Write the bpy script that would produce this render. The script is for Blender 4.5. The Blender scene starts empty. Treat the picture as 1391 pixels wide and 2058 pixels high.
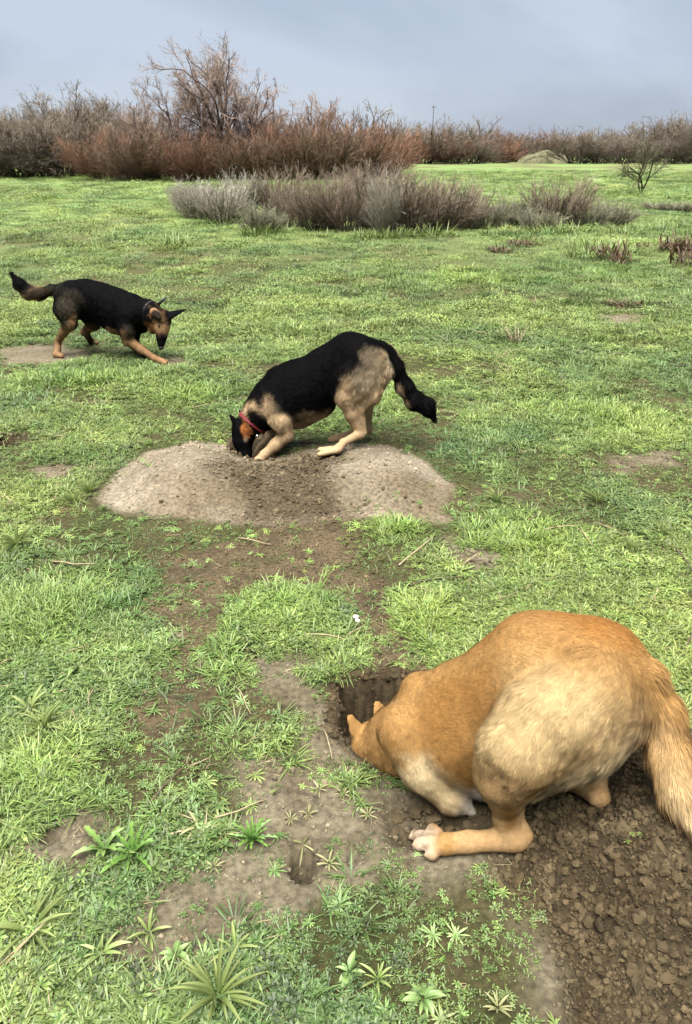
import bpy, math, random, time
import numpy as np
from mathutils import Vector, Matrix

T0 = time.time()
sc = bpy.context.scene
COL = sc.collection
rng = np.random.default_rng(7)
random.seed(7)

# ------------------------------------------------------------------ camera
CAM_H, FPX, PITCH = 1.45, 1525.0, math.radians(25.5)
cam_d = bpy.data.cameras.new("camera")
cam_d.sensor_fit = 'VERTICAL'
cam_d.sensor_height = 36.0
cam_d.lens = 36.0 * FPX / 2058.0
cam_d.clip_start = 0.05
cam_d.clip_end = 3000
cam = bpy.data.objects.new("camera", cam_d)
COL.objects.link(cam)
cam.location = (0, 0, CAM_H)
cam.rotation_euler = (math.radians(90) - PITCH, 0, 0)
sc.camera = cam

# ------------------------------------------------------------------ overcast sky, sun behind cloud, exposure
SUN_EL, SUN_AZ = math.radians(73), math.radians(195)      # azimuth from +Y towards +X
world = bpy.data.worlds.new("World")
sc.world = world
world.use_nodes = True
nt = world.node_tree
nt.nodes.clear()
wo = nt.nodes.new("ShaderNodeOutputWorld")
bg = nt.nodes.new("ShaderNodeBackground")
sky = nt.nodes.new("ShaderNodeTexSky")
sky.sky_type = 'NISHITA'
sky.sun_disc = False
sky.sun_elevation = SUN_EL
sky.sun_rotation = SUN_AZ
tc = nt.nodes.new("ShaderNodeTexCoord")
mp = nt.nodes.new("ShaderNodeMapping")
mp.inputs["Scale"].default_value = (1.0, 1.0, 3.0)
mp.inputs["Rotation"].default_value = (0.25, 0.5, 0.2)
nz = nt.nodes.new("ShaderNodeTexNoise")
nz.inputs["Scale"].default_value = 1.9
nz.inputs["Detail"].default_value = 5.0
nz.inputs["Roughness"].default_value = 0.5
nz.inputs["Distortion"].default_value = 0.5
rp = nt.nodes.new("ShaderNodeValToRGB")
rp.color_ramp.elements[0].position = 0.40
rp.color_ramp.elements[0].color = (0.262, 0.305, 0.392, 1)
rp.color_ramp.elements[1].position = 0.62
rp.color_ramp.elements[1].color = (0.392, 0.442, 0.53, 1)
mx = nt.nodes.new("ShaderNodeMix")
mx.data_type = 'RGBA'
mx.inputs[0].default_value = 0.985
nt.links.new(tc.outputs["Generated"], mp.inputs["Vector"])
nt.links.new(mp.outputs["Vector"], nz.inputs["Vector"])
nt.links.new(nz.outputs["Fac"], rp.inputs["Fac"])
nt.links.new(sky.outputs[0], mx.inputs[6])
nt.links.new(rp.outputs["Color"], mx.inputs[7])
nt.links.new(mx.outputs[2], bg.inputs["Color"])
bg.inputs["Strength"].default_value = 0.10
nt.links.new(bg.outputs[0], wo.inputs["Surface"])

sun_d = bpy.data.lights.new("sun", 'SUN')
sun_d.energy = 1.5
sun_d.angle = math.radians(55)
sun_d.color = (1.0, 0.97, 0.92)
sun = bpy.data.objects.new("sun", sun_d)
COL.objects.link(sun)
sdir = Vector((math.cos(SUN_EL) * math.sin(SUN_AZ), math.cos(SUN_EL) * math.cos(SUN_AZ), math.sin(SUN_EL)))
sun.rotation_euler = sdir.to_track_quat('Z', 'Y').to_euler()
sun.location = sdir * 50

vs = sc.view_settings
vs.view_transform = 'Standard'
vs.look = 'None'
vs.gamma = 1
vs.use_curve_mapping = False
vs.exposure = 3.72
EXPO = 2.7            # photo colour (linear) / albedo under this light

sc.render.engine = 'CYCLES'
sc.cycles.max_bounces = 5
sc.cycles.diffuse_bounces = 3
sc.cycles.transparent_max_bounces = 4

# ------------------------------------------------------------------ small helpers
def lin(c):
    c = np.asarray(c, float) / 255.0
    return np.where(c <= 0.04045, c / 12.92, ((c + 0.055) / 1.055) ** 2.4)

def alb(r, g, b):
    """surface colour from the colour a surface shows in soft full light"""
    return tuple(lin((r, g, b)) / EXPO)

def ss(a, b, x):
    t = np.clip((x - a) / (b - a), 0, 1)
    return t * t * (3 - 2 * t)

def _hash(ix, iy, iz, seed):
    h = (ix.astype(np.int64) * 374761393 + iy.astype(np.int64) * 668265263 + iz.astype(np.int64) * 2147483647 + seed * 144269504) & 0xFFFFFFFF
    h = ((h ^ (h >> 13)) * 1274126177) & 0xFFFFFFFF
    h = ((h ^ (h >> 16)) * 2246822519) & 0xFFFFFFFF
    return ((h ^ (h >> 15)) & 0xFFFF) / 65535.0

def noise2(x, y, s, seed=0):
    x = np.asarray(x, float) / s; y = np.asarray(y, float) / s
    ix = np.floor(x); iy = np.floor(y)
    fx = x - ix; fy = y - iy
    fx = fx * fx * (3 - 2 * fx); fy = fy * fy * (3 - 2 * fy)
    z = np.zeros_like(ix)
    a = _hash(ix, iy, z, seed); b = _hash(ix + 1, iy, z, seed)
    c = _hash(ix, iy + 1, z, seed); d = _hash(ix + 1, iy + 1, z, seed)
    return (a * (1 - fx) + b * fx) * (1 - fy) + (c * (1 - fx) + d * fx) * fy - 0.5

def fbm2(x, y, s, seed=0, oct=3):
    v = 0; a = 1.0
    for o in range(oct):
        v = v + a * noise2(x, y, s, seed + o * 17)
        s *= 0.5; a *= 0.5
    return v

def noise3(p, s, seed=0):
    q = p / s
    i = np.floor(q); f = q - i
    f = f * f * (3 - 2 * f)
    r = 0
    for dx in (0, 1):
        for dy in (0, 1):
            for dz in (0, 1):
                w = (f[:, 0] if dx else 1 - f[:, 0]) * (f[:, 1] if dy else 1 - f[:, 1]) * (f[:, 2] if dz else 1 - f[:, 2])
                r = r + w * _hash(i[:, 0] + dx, i[:, 1] + dy, i[:, 2] + dz, seed)
    return r - 0.5

def ray(px, py):
    u = (px - 695.5) / FPX; v = (1029 - py) / FPX
    return np.array((u, math.cos(PITCH) + v * math.sin(PITCH), -math.sin(PITCH) + v * math.cos(PITCH)))

def flat(px, py, z=0.0):
    d = ray(px, py)
    t = (z - CAM_H) / d[2]
    return np.array((d[0] * t, d[1] * t, z))

def at(px, py, y):
    """point on the sight line of a pixel, y metres away along the ground"""
    d = ray(px, py)
    t = y / d[1]
    return np.array((d[0] * t, y, CAM_H + d[2] * t))

def sdpoly(x, y, poly):
    P = np.asarray(poly, float)
    d = np.full(x.shape, 1e9); s = np.ones(x.shape)
    n = len(P)
    for i in range(n):
        a = P[i]; b = P[i - 1]
        e = b - a
        wx = x - a[0]; wy = y - a[1]
        t = np.clip((wx * e[0] + wy * e[1]) / (e @ e), 0, 1)
        bx = wx - e[0] * t; by = wy - e[1] * t
        d = np.minimum(d, bx * bx + by * by)
        c1 = y >= a[1]; c2 = y < b[1]; c3 = e[0] * wy > e[1] * wx
        s = np.where((c1 & c2 & c3) | (~c1 & ~c2 & ~c3), -s, s)
    return s * np.sqrt(d)

def gp(pts):
    return [flat(*p)[:2] for p in pts]

def new_mesh(name, V, F, mat=None, cols=None, smooth=False, normals=None, colname="col"):
    """F: array of quads/tris (n,k) or list of such arrays"""
    if not isinstance(F, list):
        F = [F]
    F = [np.asarray(f, np.int32) for f in F if len(f)]
    me = bpy.data.meshes.new(name)
    V = np.asarray(V, np.float32)
    me.vertices.add(len(V)); me.vertices.foreach_set("co", V.ravel())
    loops = np.concatenate([f.ravel() for f in F])
    tot = np.concatenate([np.full(len(f), f.shape[1], np.int32) for f in F])
    st = np.concatenate(([0], np.cumsum(tot)[:-1])).astype(np.int32)
    me.loops.add(len(loops)); me.loops.foreach_set("vertex_index", loops)
    me.polygons.add(len(tot)); me.polygons.foreach_set("loop_start", st); me.polygons.foreach_set("loop_total", tot)
    me.polygons.foreach_set("use_smooth", np.full(len(tot), smooth, bool))
    me.update(calc_edges=True)
    if cols is not None:
        a = me.color_attributes.new(colname, 'FLOAT_COLOR', 'POINT')
        c = np.ones((len(V), 4), np.float32); c[:, :3] = cols
        a.data.foreach_set("color", c.ravel())
    if normals is not None:
        me.normals_split_custom_set_from_vertices(np.asarray(normals, np.float32).tolist())
    if mat is not None:
        me.materials.append(mat)
    return me

def link(name, me, parent=None, loc=None):
    o = bpy.data.objects.new(name, me)
    COL.objects.link(o)
    if parent is not None:
        o.parent = parent
    if loc is not None:
        o.location = loc
    return o

def tag(o, label, cat, group=None, kind=None):
    if label: o["label"] = label
    if cat: o["category"] = cat
    if group: o["group"] = group
    if kind: o["kind"] = kind
    return o

def empty(name, loc, rz=0.0):
    o = bpy.data.objects.new(name, None)
    o.empty_display_size = 0.1
    COL.objects.link(o)
    o.location = loc
    o.rotation_euler = (0, 0, rz)
    return o

def copy_tree(root, loc, rz=0.0, scale=(1, 1, 1)):
    r = root.copy(); COL.objects.link(r)
    r.location = loc; r.rotation_euler = (0, 0, rz); r.scale = scale
    for ch in list(root.children):
        c = ch.copy(); COL.objects.link(c); c.parent = r
        for g in list(ch.children):
            d = g.copy(); COL.objects.link(d); d.parent = c
    return r

# ------------------------------------------------------------------ materials
def mat_new(name):
    m = bpy.data.materials.new(name); m.use_nodes = True
    m.node_tree.nodes.clear()
    return m, m.node_tree.nodes, m.node_tree.links

def mat_vcol(name, rough=0.85, noise_scale=None, noise_amt=0.25, bump=0.0, bump_scale=60.0, attr="col", spec=0.25, sheen=0.0):
    m, N, L = mat_new(name)
    out = N.new("ShaderNodeOutputMaterial")
    b = N.new("ShaderNodeBsdfPrincipled")
    b.inputs["Roughness"].default_value = rough
    b.inputs["Specular IOR Level"].default_value = spec
    if sheen: b.inputs["Sheen Weight"].default_value = sheen
    at_ = N.new("ShaderNodeAttribute"); at_.attribute_name = attr
    src = at_.outputs["Color"]
    if noise_scale:
        t = N.new("ShaderNodeTexCoord")
        n = N.new("ShaderNodeTexNoise"); n.inputs["Scale"].default_value = noise_scale; n.inputs["Detail"].default_value = 6
        L.new(t.outputs["Object"], n.inputs["Vector"])
        mr = N.new("ShaderNodeMapRange")
        mr.inputs["From Min"].default_value = 0.3; mr.inputs["From Max"].default_value = 0.7
        mr.inputs["To Min"].default_value = 1 - noise_amt; mr.inputs["To Max"].default_value = 1 + noise_amt
        L.new(n.outputs["Fac"], mr.inputs["Value"])
        vm = N.new("ShaderNodeVectorMath"); vm.operation = 'SCALE'
        L.new(src, vm.inputs[0]); L.new(mr.outputs[0], vm.inputs["Scale"])
        src = vm.outputs[0]
    L.new(src, b.inputs["Base Color"])
    if bump:
        t2 = N.new("ShaderNodeTexCoord")
        n2 = N.new("ShaderNodeTexNoise"); n2.inputs["Scale"].default_value = bump_scale; n2.inputs["Detail"].default_value = 8
        n2.inputs["Roughness"].default_value = 0.78
        L.new(t2.outputs["Object"], n2.inputs["Vector"])
        bp = N.new("ShaderNodeBump"); bp.inputs["Strength"].default_value = bump; bp.inputs["Distance"].default_value = 0.02
        L.new(n2.outputs["Fac"], bp.inputs["Height"]); L.new(bp.outputs[0], b.inputs["Normal"])
    L.new(b.outputs[0], out.inputs["Surface"])
    return m

def mat_leaf(name, trans=0.2, rough=0.5, inst=True, spec=0.35):
    """leaf: colour per vertex times a tint per plant, light passes through"""
    m, N, L = mat_new(name)
    out = N.new("ShaderNodeOutputMaterial")
    b = N.new("ShaderNodeBsdfPrincipled"); b.inputs["Roughness"].default_value = rough
    b.inputs["Specular IOR Level"].default_value = spec
    tr = N.new("ShaderNodeBsdfTranslucent")
    ms = N.new("ShaderNodeMixShader"); ms.inputs[0].default_value = trans
    a = N.new("ShaderNodeAttribute"); a.attribute_name = "col"
    src = a.outputs["Color"]
    if inst:
        a2 = N.new("ShaderNodeAttribute"); a2.attribute_type = 'INSTANCER'; a2.attribute_name = "tint"
        mu = N.new("ShaderNodeMix"); mu.data_type = 'RGBA'; mu.blend_type = 'MULTIPLY'; mu.inputs[0].default_value = 1.0
        L.new(src, mu.inputs[6]); L.new(a2.outputs["Color"], mu.inputs[7])
        src = mu.outputs[2]
    L.new(src, b.inputs["Base Color"]); L.new(src, tr.inputs["Color"])
    L.new(b.outputs[0], ms.inputs[1]); L.new(tr.outputs[0], ms.inputs[2])
    L.new(ms.outputs[0], out.inputs["Surface"])
    return m

def mat_plain(name, c, rough=0.5, spec=0.4, noise=None, metallic=0.0):
    m, N, L = mat_new(name)
    out = N.new("ShaderNodeOutputMaterial")
    b = N.new("ShaderNodeBsdfPrincipled"); b.inputs["Roughness"].default_value = rough
    b.inputs["Specular IOR Level"].default_value = spec
    b.inputs["Metallic"].default_value = metallic
    t = N.new("ShaderNodeTexCoord")
    n = N.new("ShaderNodeTexNoise"); n.inputs["Scale"].default_value = noise or 40; n.inputs["Detail"].default_value = 5
    L.new(t.outputs["Object"], n.inputs["Vector"])
    r = N.new("ShaderNodeValToRGB")
    r.color_ramp.elements[0].position = 0.3; r.color_ramp.elements[1].position = 0.7
    r.color_ramp.elements[0].color = (c[0] * .7, c[1] * .7, c[2] * .7, 1)
    r.color_ramp.elements[1].color = (c[0] * 1.25, c[1] * 1.25, c[2] * 1.25, 1)
    L.new(n.outputs["Fac"], r.inputs["Fac"]); L.new(r.outputs["Color"], b.inputs["Base Color"])
    L.new(b.outputs[0], out.inputs["Surface"])
    return m

M_SOIL = mat_vcol("soil", 0.95, noise_scale=60, noise_amt=0.42, bump=0.75, bump_scale=110, spec=0.12)
M_LEAF = mat_leaf("leaf_scattered")
M_LEAF1 = mat_leaf("leaf_single", inst=False)
M_CLOD = mat_vcol("clod", 0.95, noise_scale=90, noise_amt=0.3, bump=0.5, bump_scale=160, spec=0.1)
M_TWIG = mat_vcol("twigs", 0.85, spec=0.15)
M_FUR = mat_vcol("fur", 0.8, spec=0.035, sheen=0.0)
M_SKIN = mat_vcol("coat", 0.8, noise_scale=90, noise_amt=0.2, bump=0.35, bump_scale=140, spec=0.03)

# ------------------------------------------------------------------ terrain
MOUND = gp([(195, 1000), (225, 945), (300, 908), (390, 888), (460, 898), (520, 925), (600, 908), (680, 890), (780, 892),
            (860, 930), (908, 985), (905, 1050), (800, 1046), (700, 1040), (560, 1058), (450, 1052), (330, 1047), (240, 1028)])
MOUND_L = flat(370, 965)[:2]; MOUND_R = flat(775, 968)[:2]
HEAP = gp([(985, 1712), (1030, 1640), (1100, 1560), (1190, 1510), (1240, 1470), (1320, 1440), (1600, 1540), (1900, 2200), (1120, 2200), (1105, 1980), (1040, 1840)])
PIT = [(-0.015, 1.86), (-0.02, 1.67), (0.03, 1.585), (0.13, 1.485), (0.235, 1.435), (0.32, 1.39), (0.39, 1.38), (0.43, 1.42), (0.42, 1.6), (0.36, 1.84), (0.18, 1.875)]
UNDER = gp([(830, 1600), (900, 1560), (1100, 1480), (1240, 1470), (1200, 1600), (1080, 1720), (985, 1690), (860, 1665)])
DIG = gp([(775, 1610), (860, 1600), (960, 1640), (985, 1665), (900, 1690), (830, 1700), (780, 1690)])
HOLES = []     # cx, cy, rx, ry, depth, edge
def add_hole(px, py, rx, ry, dep, edge=0.35):
    c = flat(px, py); HOLES.append((c[0], c[1], rx, ry, dep, edge))
add_hole(514, 893, 0.125, 0.20, 0.36, 0.22)       # the black dog's hole
add_hole(612, 1738, 0.036, 0.046, 0.17, 0.2)
add_hole(497, 1311, 0.036, 0.030, 0.10, 0.35)
add_hole(12, 885, 0.09, 0.10, 0.14, 0.4)
add_hole(450, 1815, 0.038, 0.026, 0.018, 0.5)
add_hole(712, 1720, 0.022, 0.020, 0.035, 0.5)
add_hole(352, 731, 0.07, 0.10, 0.06, 0.5)
add_hole(110, 1680, 0.035, 0.02, 0.025, 0.5)

def terrain(x, y):
    x = np.asarray(x, float); y = np.asarray(y, float)
    r = np.hypot(x, y)
    z = 0.030 * fbm2(x, y, 1.1, 3, 3) * ss(0.5, 6, r) + 0.012 * fbm2(x, y, 0.35, 9, 3)
    z = z + 0.10 * fbm2(x, y, 6.0, 21, 2) * ss(6, 20, r)
    z = z + 0.35 * ss(70, 160, r) * fbm2(x, y, 40, 31, 2)
    near = (r < 9)
    if near.any():
        xn, yn = x[near], y[near]; zn = z[near]
        wob = 0.05 * fbm2(xn, yn, 0.25, 41, 3)
        sm = sdpoly(xn, yn, MOUND) + wob * 0.9
        inside = ss(0.02, -0.30, sm)
        gl = np.exp(-(((xn - MOUND_L[0]) / 0.48) ** 2 + ((yn - MOUND_L[1]) / 0.42) ** 2))
        gr = np.exp(-(((xn - MOUND_R[0]) / 0.50) ** 2 + ((yn - MOUND_R[1] + 0.06) / 0.40) ** 2))
        zn = zn + inside * (0.02 + 0.085 * gl + 0.085 * gr)
        tro = np.exp(-((xn + .33 - .25 * (3.6 - yn)) / .17) ** 2) * ss(2.7, 3.1, yn) * ss(4.1, 3.8, yn)
        zn = zn - inside * .035 * tro + inside * (0.020 + .022 * tro) * fbm2(xn, yn, 0.10, 51, 4)
        sh = sdpoly(xn, yn, HEAP) + wob * 0.7
        ih = ss(0.02, -0.38, sh)
        zn = zn + ih * 0.16 + ss(0.01, -0.08, sh) * (0.045 * fbm2(xn, yn, 0.12, 61, 4) + 0.012 * fbm2(xn, yn, 0.03, 63, 2))
        sd = sdpoly(xn, yn, DIG) + wob * 0.4
        zn = zn - ss(0.015, -0.03, sd) * (0.035 + 0.05 * np.abs(fbm2(xn, yn, 0.06, 65, 2)))
        sp = sdpoly(xn, yn, PIT) + 0.03 * fbm2(xn, yn, 0.09, 71, 3)
        dp = 0.06 + 0.46 * ss(1.36, 1.60, yn) * ss(0.42, 0.15, xn)
        zn = zn - ss(0.006, -0.014, sp) * dp
        for (cx, cy, rx, ry, dep, ed) in HOLES:
            rr = np.hypot((xn - cx) / rx, (yn - cy) / ry) + 0.5 * fbm2(xn, yn, 0.08, 81, 3)
            zn = zn - dep * ss(1 + ed * 0.5, 1 - ed, rr)
        z = z.copy(); z[near] = zn
    return z

def tz(x, y):
    return float(terrain(np.array([x]), np.array([y]))[0])

def ground(px, py):
    """where the sight line of a pixel meets the terrain"""
    d = ray(px, py)
    t = np.arange(0.6, 400, 0.004) if d[2] < -0.2 else np.geomspace(1.0, 900, 60000)
    X = d[0] * t; Y = d[1] * t; Z = CAM_H + d[2] * t
    lo = np.searchsorted(-Z, -0.35); i0 = max(0, lo - 1); i1 = min(len(t), np.searchsorted(-Z, 0.5) + 1)
    X, Y, Z = X[i0:i1], Y[i0:i1], Z[i0:i1]
    g = terrain(X, Y)
    k = np.argmax(Z <= g) if (Z <= g).any() else len(X) - 1
    return np.array((X[k], Y[k], g[k]))

def on(px, py, r):
    g = ground(px, py)
    return g + np.array((0, 0, r))

def grow(start, step, ratio, end):
    v = [start]
    while v[-1] < end:
        v.append(v[-1] + step); step *= ratio
    return v
xs = grow(1.25, 0.017, 1.042, 320)
dense = list(np.arange(-1.25, 1.25, 0.016))
gx = np.array([-v for v in xs[::-1]] + dense[1:] + xs)
ys = grow(4.3, 0.017, 1.017, 420)
gy = np.array([-60, -30, -15, -8, -4, -2, -1, -0.4, 0, 0.25, 0.45, 0.58, 0.66] + list(np.arange(0.7, 4.29, 0.016)) + ys)
gx = np.concatenate([gx[(gx < -.36) | (gx > .5)], np.arange(-.355, .5, .0115)]); gy = np.concatenate([gy[(gy < .95) | (gy > 1.95)], np.arange(.955, 1.95, .0115)])
gx = np.unique(gx); gy = np.unique(gy)
GX, GY = np.meshgrid(gx, gy)
fx, fy = GX.ravel(), GY.ravel()
fz = terrain(fx, fy)

TRAIL1 = gp([(540, 1052), (700, 1048), (730, 1110), (700, 1150), (790, 1200), (850, 1320), (845, 1375), (720, 1375), (735, 1290), (690, 1190), (560, 1150), (500, 1095)])
TRAIL2 = gp([(350, 1120), (500, 1090), (560, 1140), (440, 1220), (415, 1330), (385, 1420), (340, 1540), (280, 1600), (255, 1540), (300, 1430), (345, 1300), (300, 1260), (200, 1240), (300, 1190)])
FRESH = gp([(440, 925), (560, 920), (700, 905), (720, 950), (680, 1000), (690, 1050), (560, 1060), (470, 1050), (440, 1000), (400, 970)])
BARES = [gp(p) for p in (
    [(480, 1530), (640, 1560), (700, 1620), (730, 1760), (600, 1810), (480, 1850), (380, 1880), (320, 1850), (350, 1780), (440, 1740), (500, 1650)],
    [(515, 1325), (600, 1330), (610, 1400), (540, 1390)],
    [(730, 1590), (860, 1600), (990, 1650), (1000, 1720), (840, 1750), (750, 1720)],
    [(50, 1690), (170, 1640), (210, 1700), (170, 1800), (80, 1790)],
    [(220, 1890), (400, 1850), (390, 1980), (250, 1970)],
    [(1040, 1850), (1120, 1900), (1180, 2100), (1080, 2100), (1060, 1960)],
    [(620, 1420), (700, 1430), (710, 1500), (640, 1560), (610, 1480)],
    [(900, 1090), (1000, 1130), (990, 1170), (900, 1120)],
    [(1240, 915), (1340, 905), (1350, 935), (1250, 945)],
    [(0, 700), (130, 690), (170, 705), (150, 725), (0, 730)],
    [(335, 722), (372, 718), (376, 734), (340, 738)],
    [(1205, 630), (1300, 632), (1290, 652), (1215, 650)],
    [(90, 940), (150, 935), (140, 960), (90, 965)])]

def masks(x, y):
    """soil masks: mound, fresh soil, bare ground; all 0..1"""
    n = len(x)
    mo = np.zeros(n); fr = np.zeros(n); ba = np.zeros(n); tr = np.zeros(n)
    near = (np.hypot(x, y) < 12)
    xn, yn = x[near], y[near]
    w = 0.10 * fbm2(xn, yn, 0.22, 91, 4)
    mo[near] = ss(0.03, -0.03, sdpoly(xn, yn, MOUND) + w * 0.6)
    heap = ss(0.03, -0.05, sdpoly(xn, yn, HEAP) + w)
    dig = ss(0.03, -0.02, sdpoly(xn, yn, DIG) + w * .5)
    pit = ss(0.06, 0.03, sdpoly(xn, yn, PIT))
    und = ss(0.04, -0.02, sdpoly(xn, yn, UNDER) + w * .5)
    f2 = ss(0.1, -0.15, sdpoly(xn, yn, FRESH) + w * 2)
    hb = np.zeros(len(xn))
    for (cx, cy, rx, ry, dep, ed) in HOLES[:1] + HOLES[3:4]:
        hb = np.maximum(hb, ss(1.45, 1.05, np.hypot((xn - cx) / rx, (yn - cy) / ry)))
    fr[near] = np.maximum.reduce([heap, dig * .7, und * .9, pit, f2 * .80, hb])
    t1 = ss(0.07, -0.05, sdpoly(xn, yn, TRAIL1) + w * 1.5) ; t2 = ss(0.06, -0.02, sdpoly(xn, yn, TRAIL2) + w * 1.3)
    tr[near] = np.maximum(t1, t2 * 0.95)
    b = np.zeros(len(xn))
    for P in BARES:
        b = np.maximum(b, ss(0.06, -0.03, sdpoly(xn, yn, P) + w * .9 - .012))
    for (cx, cy, rx, ry, dep, ed) in HOLES:
        b = np.maximum(b, ss(1.5, 1.0, np.hypot((xn - cx) / rx, (yn - cy) / ry)))
    ba[near] = b
    return mo, fr, tr, ba

C_PALE = np.array(alb(187, 172, 148)); C_PALE2 = np.array(alb(146, 130, 104))
C_FRESH = np.array(alb(106, 92, 68)); C_FRESH2 = np.array(alb(82, 69, 49))
C_TRAIL = np.array(alb(124, 108, 82))
C_BARE = np.array(alb(160, 148, 122)); C_BARE2 = np.array(alb(134, 122, 97))
C_MOSS_SHADED = np.array(alb(84, 88, 48)); C_SOIL = np.array(alb(108, 96, 68))  # moss and soil tones darkened to paint shaded gaps between plants
C_FAR = np.array(alb(144, 168, 100)); C_FAR2 = np.array(alb(134, 134, 90))

for _c in (C_PALE, C_PALE2, C_FRESH, C_FRESH2, C_TRAIL, C_BARE, C_BARE2, C_MOSS_SHADED, C_SOIL, C_FAR, C_FAR2):
    _c *= .92        # open soil gets the full light

def soil_colour(x, y):
    mo, fr, tr, ba = masks(x, y)
    r = np.hypot(x, y)
    n1 = np.clip(fbm2(x, y, 0.35, 101, 4) * 1.4 + 0.5, 0, 1)[:, None]
    n2 = np.clip(fbm2(x, y, 0.06, 111, 3) * 1.4 + 0.5, 0, 1)[:, None]
    n3 = np.clip(fbm2(x, y * 0.5, 2.6, 121, 4) * 1.6 + 0.5, 0, 1)[:, None]
    c = C_SOIL * (1 - n1) + C_MOSS_SHADED * n1
    far = C_FAR * (1 - ss(0.5, 0.9, n3)) + C_FAR2 * ss(0.5, 0.9, n3)
    f = ss(6, 20, r)[:, None]
    c = c * (1 - f) + far * f
    m = ba[:, None]; c = c * (1 - m) + (C_BARE * n2 + C_BARE2 * (1 - n2)) * m
    m = tr[:, None]; c = c * (1 - m) + (C_TRAIL * (0.75 + 0.4 * n2)) * m
    m = mo[:, None]; c = c * (1 - m) + (C_PALE * n1 + C_PALE2 * (1 - n1)) * (0.92 + 0.16 * n2) * m
    m = fr[:, None]; c = c * (1 - m) + (C_FRESH * n2 + C_FRESH2 * (1 - n2)) * m
    return c

nx_, ny_ = len(gx), len(gy)
ii = (np.arange(ny_ - 1)[:, None] * nx_ + np.arange(nx_ - 1)[None, :]).ravel()
quads = np.stack([ii, ii + 1, ii + 1 + nx_, ii + nx_], 1)
g_me = new_mesh("ground", np.stack([fx, fy, fz], 1), quads, M_SOIL, soil_colour(fx, fy), smooth=True)
ground_o = link("ground", g_me)
tag(ground_o, "uneven grassy field with bare soil patches and dug earth", "ground", kind="structure")
print("terrain", len(fx), round(time.time() - T0, 1))

# ------------------------------------------------------------------ dogs: one continuous body grown from bones
def surface_nets(F, org, h):
    S = F < 0
    nx, ny, nz = F.shape
    c = [S[dx:nx - 1 + dx, dy:ny - 1 + dy, dz:nz - 1 + dz] for dx in (0, 1) for dy in (0, 1) for dz in (0, 1)]
    cnt = sum(a.astype(np.int8) for a in c)
    act = (cnt > 0) & (cnt < 8)
    I, J, K = np.nonzero(act)
    offs = [(dx, dy, dz) for dx in (0, 1) for dy in (0, 1) for dz in (0, 1)]
    vals = np.stack([F[I + o[0], J + o[1], K + o[2]] for o in offs], 1)
    acc = np.zeros((len(I), 3)); n = np.zeros(len(I))
    for a in range(8):
        for b in range(a + 1, 8):
            oa, ob = np.array(offs[a]), np.array(offs[b])
            if np.abs(oa - ob).sum() != 1: continue
            va, vb = vals[:, a], vals[:, b]
            m = (va < 0) != (vb < 0)
            t = np.where(m, va / np.where(m, va - vb, 1), 0)
            acc += np.where(m[:, None], oa + (ob - oa) * t[:, None], 0); n += m
    V = (np.stack([I, J, K], 1) + acc / n[:, None]) * h + org
    idx = np.full(act.shape, -1, np.int64); idx[I, J, K] = np.arange(len(I))
    Q = []
    for ax in range(3):
        sl = [slice(1, None)] * 3; sl2 = [slice(1, None)] * 3
        A = np.take(S, range(0, S.shape[ax] - 1), ax); B = np.take(S, range(1, S.shape[ax]), ax)
        i, j, k = np.nonzero(A != B)
        p = [i, j, k]; u, v = [(1, 2), (2, 0), (0, 1)][ax]
        ok = (p[u] > 0) & (p[v] > 0) & (p[u] < S.shape[u] - 1) & (p[v] < S.shape[v] - 1)
        p = [q[ok] for q in p]
        def cell(du, dv):
            q = [a.copy() for a in p]; q[u] += du; q[v] += dv
            return idx[q[0], q[1], q[2]]
        q4 = np.stack([cell(-1, -1), cell(0, -1), cell(0, 0), cell(-1, 0)], 1)
        flip = ~A[p[0], p[1], p[2]]
        q4[flip] = q4[flip][:, ::-1]
        Q.append(q4)
    return V, np.concatenate(Q)

def cone_sd(P, a, b, ra, rb, sq=None):
    if sq is not None:
        ax, s = sq
        ax = ax / np.linalg.norm(ax)
        P = P + ((P - a) @ ax)[:, None] * ax * (1 / s - 1)
        b = b + ((b - a) @ ax) * ax * (1 / s - 1)
    ab = b - a
    L2 = max(ab @ ab, 1e-9)
    t = np.clip(((P - a) @ ab) / L2, 0, 1)
    d = np.linalg.norm(P - a - t[:, None] * ab, axis=1) - (ra + (rb - ra) * t)
    return d

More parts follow.
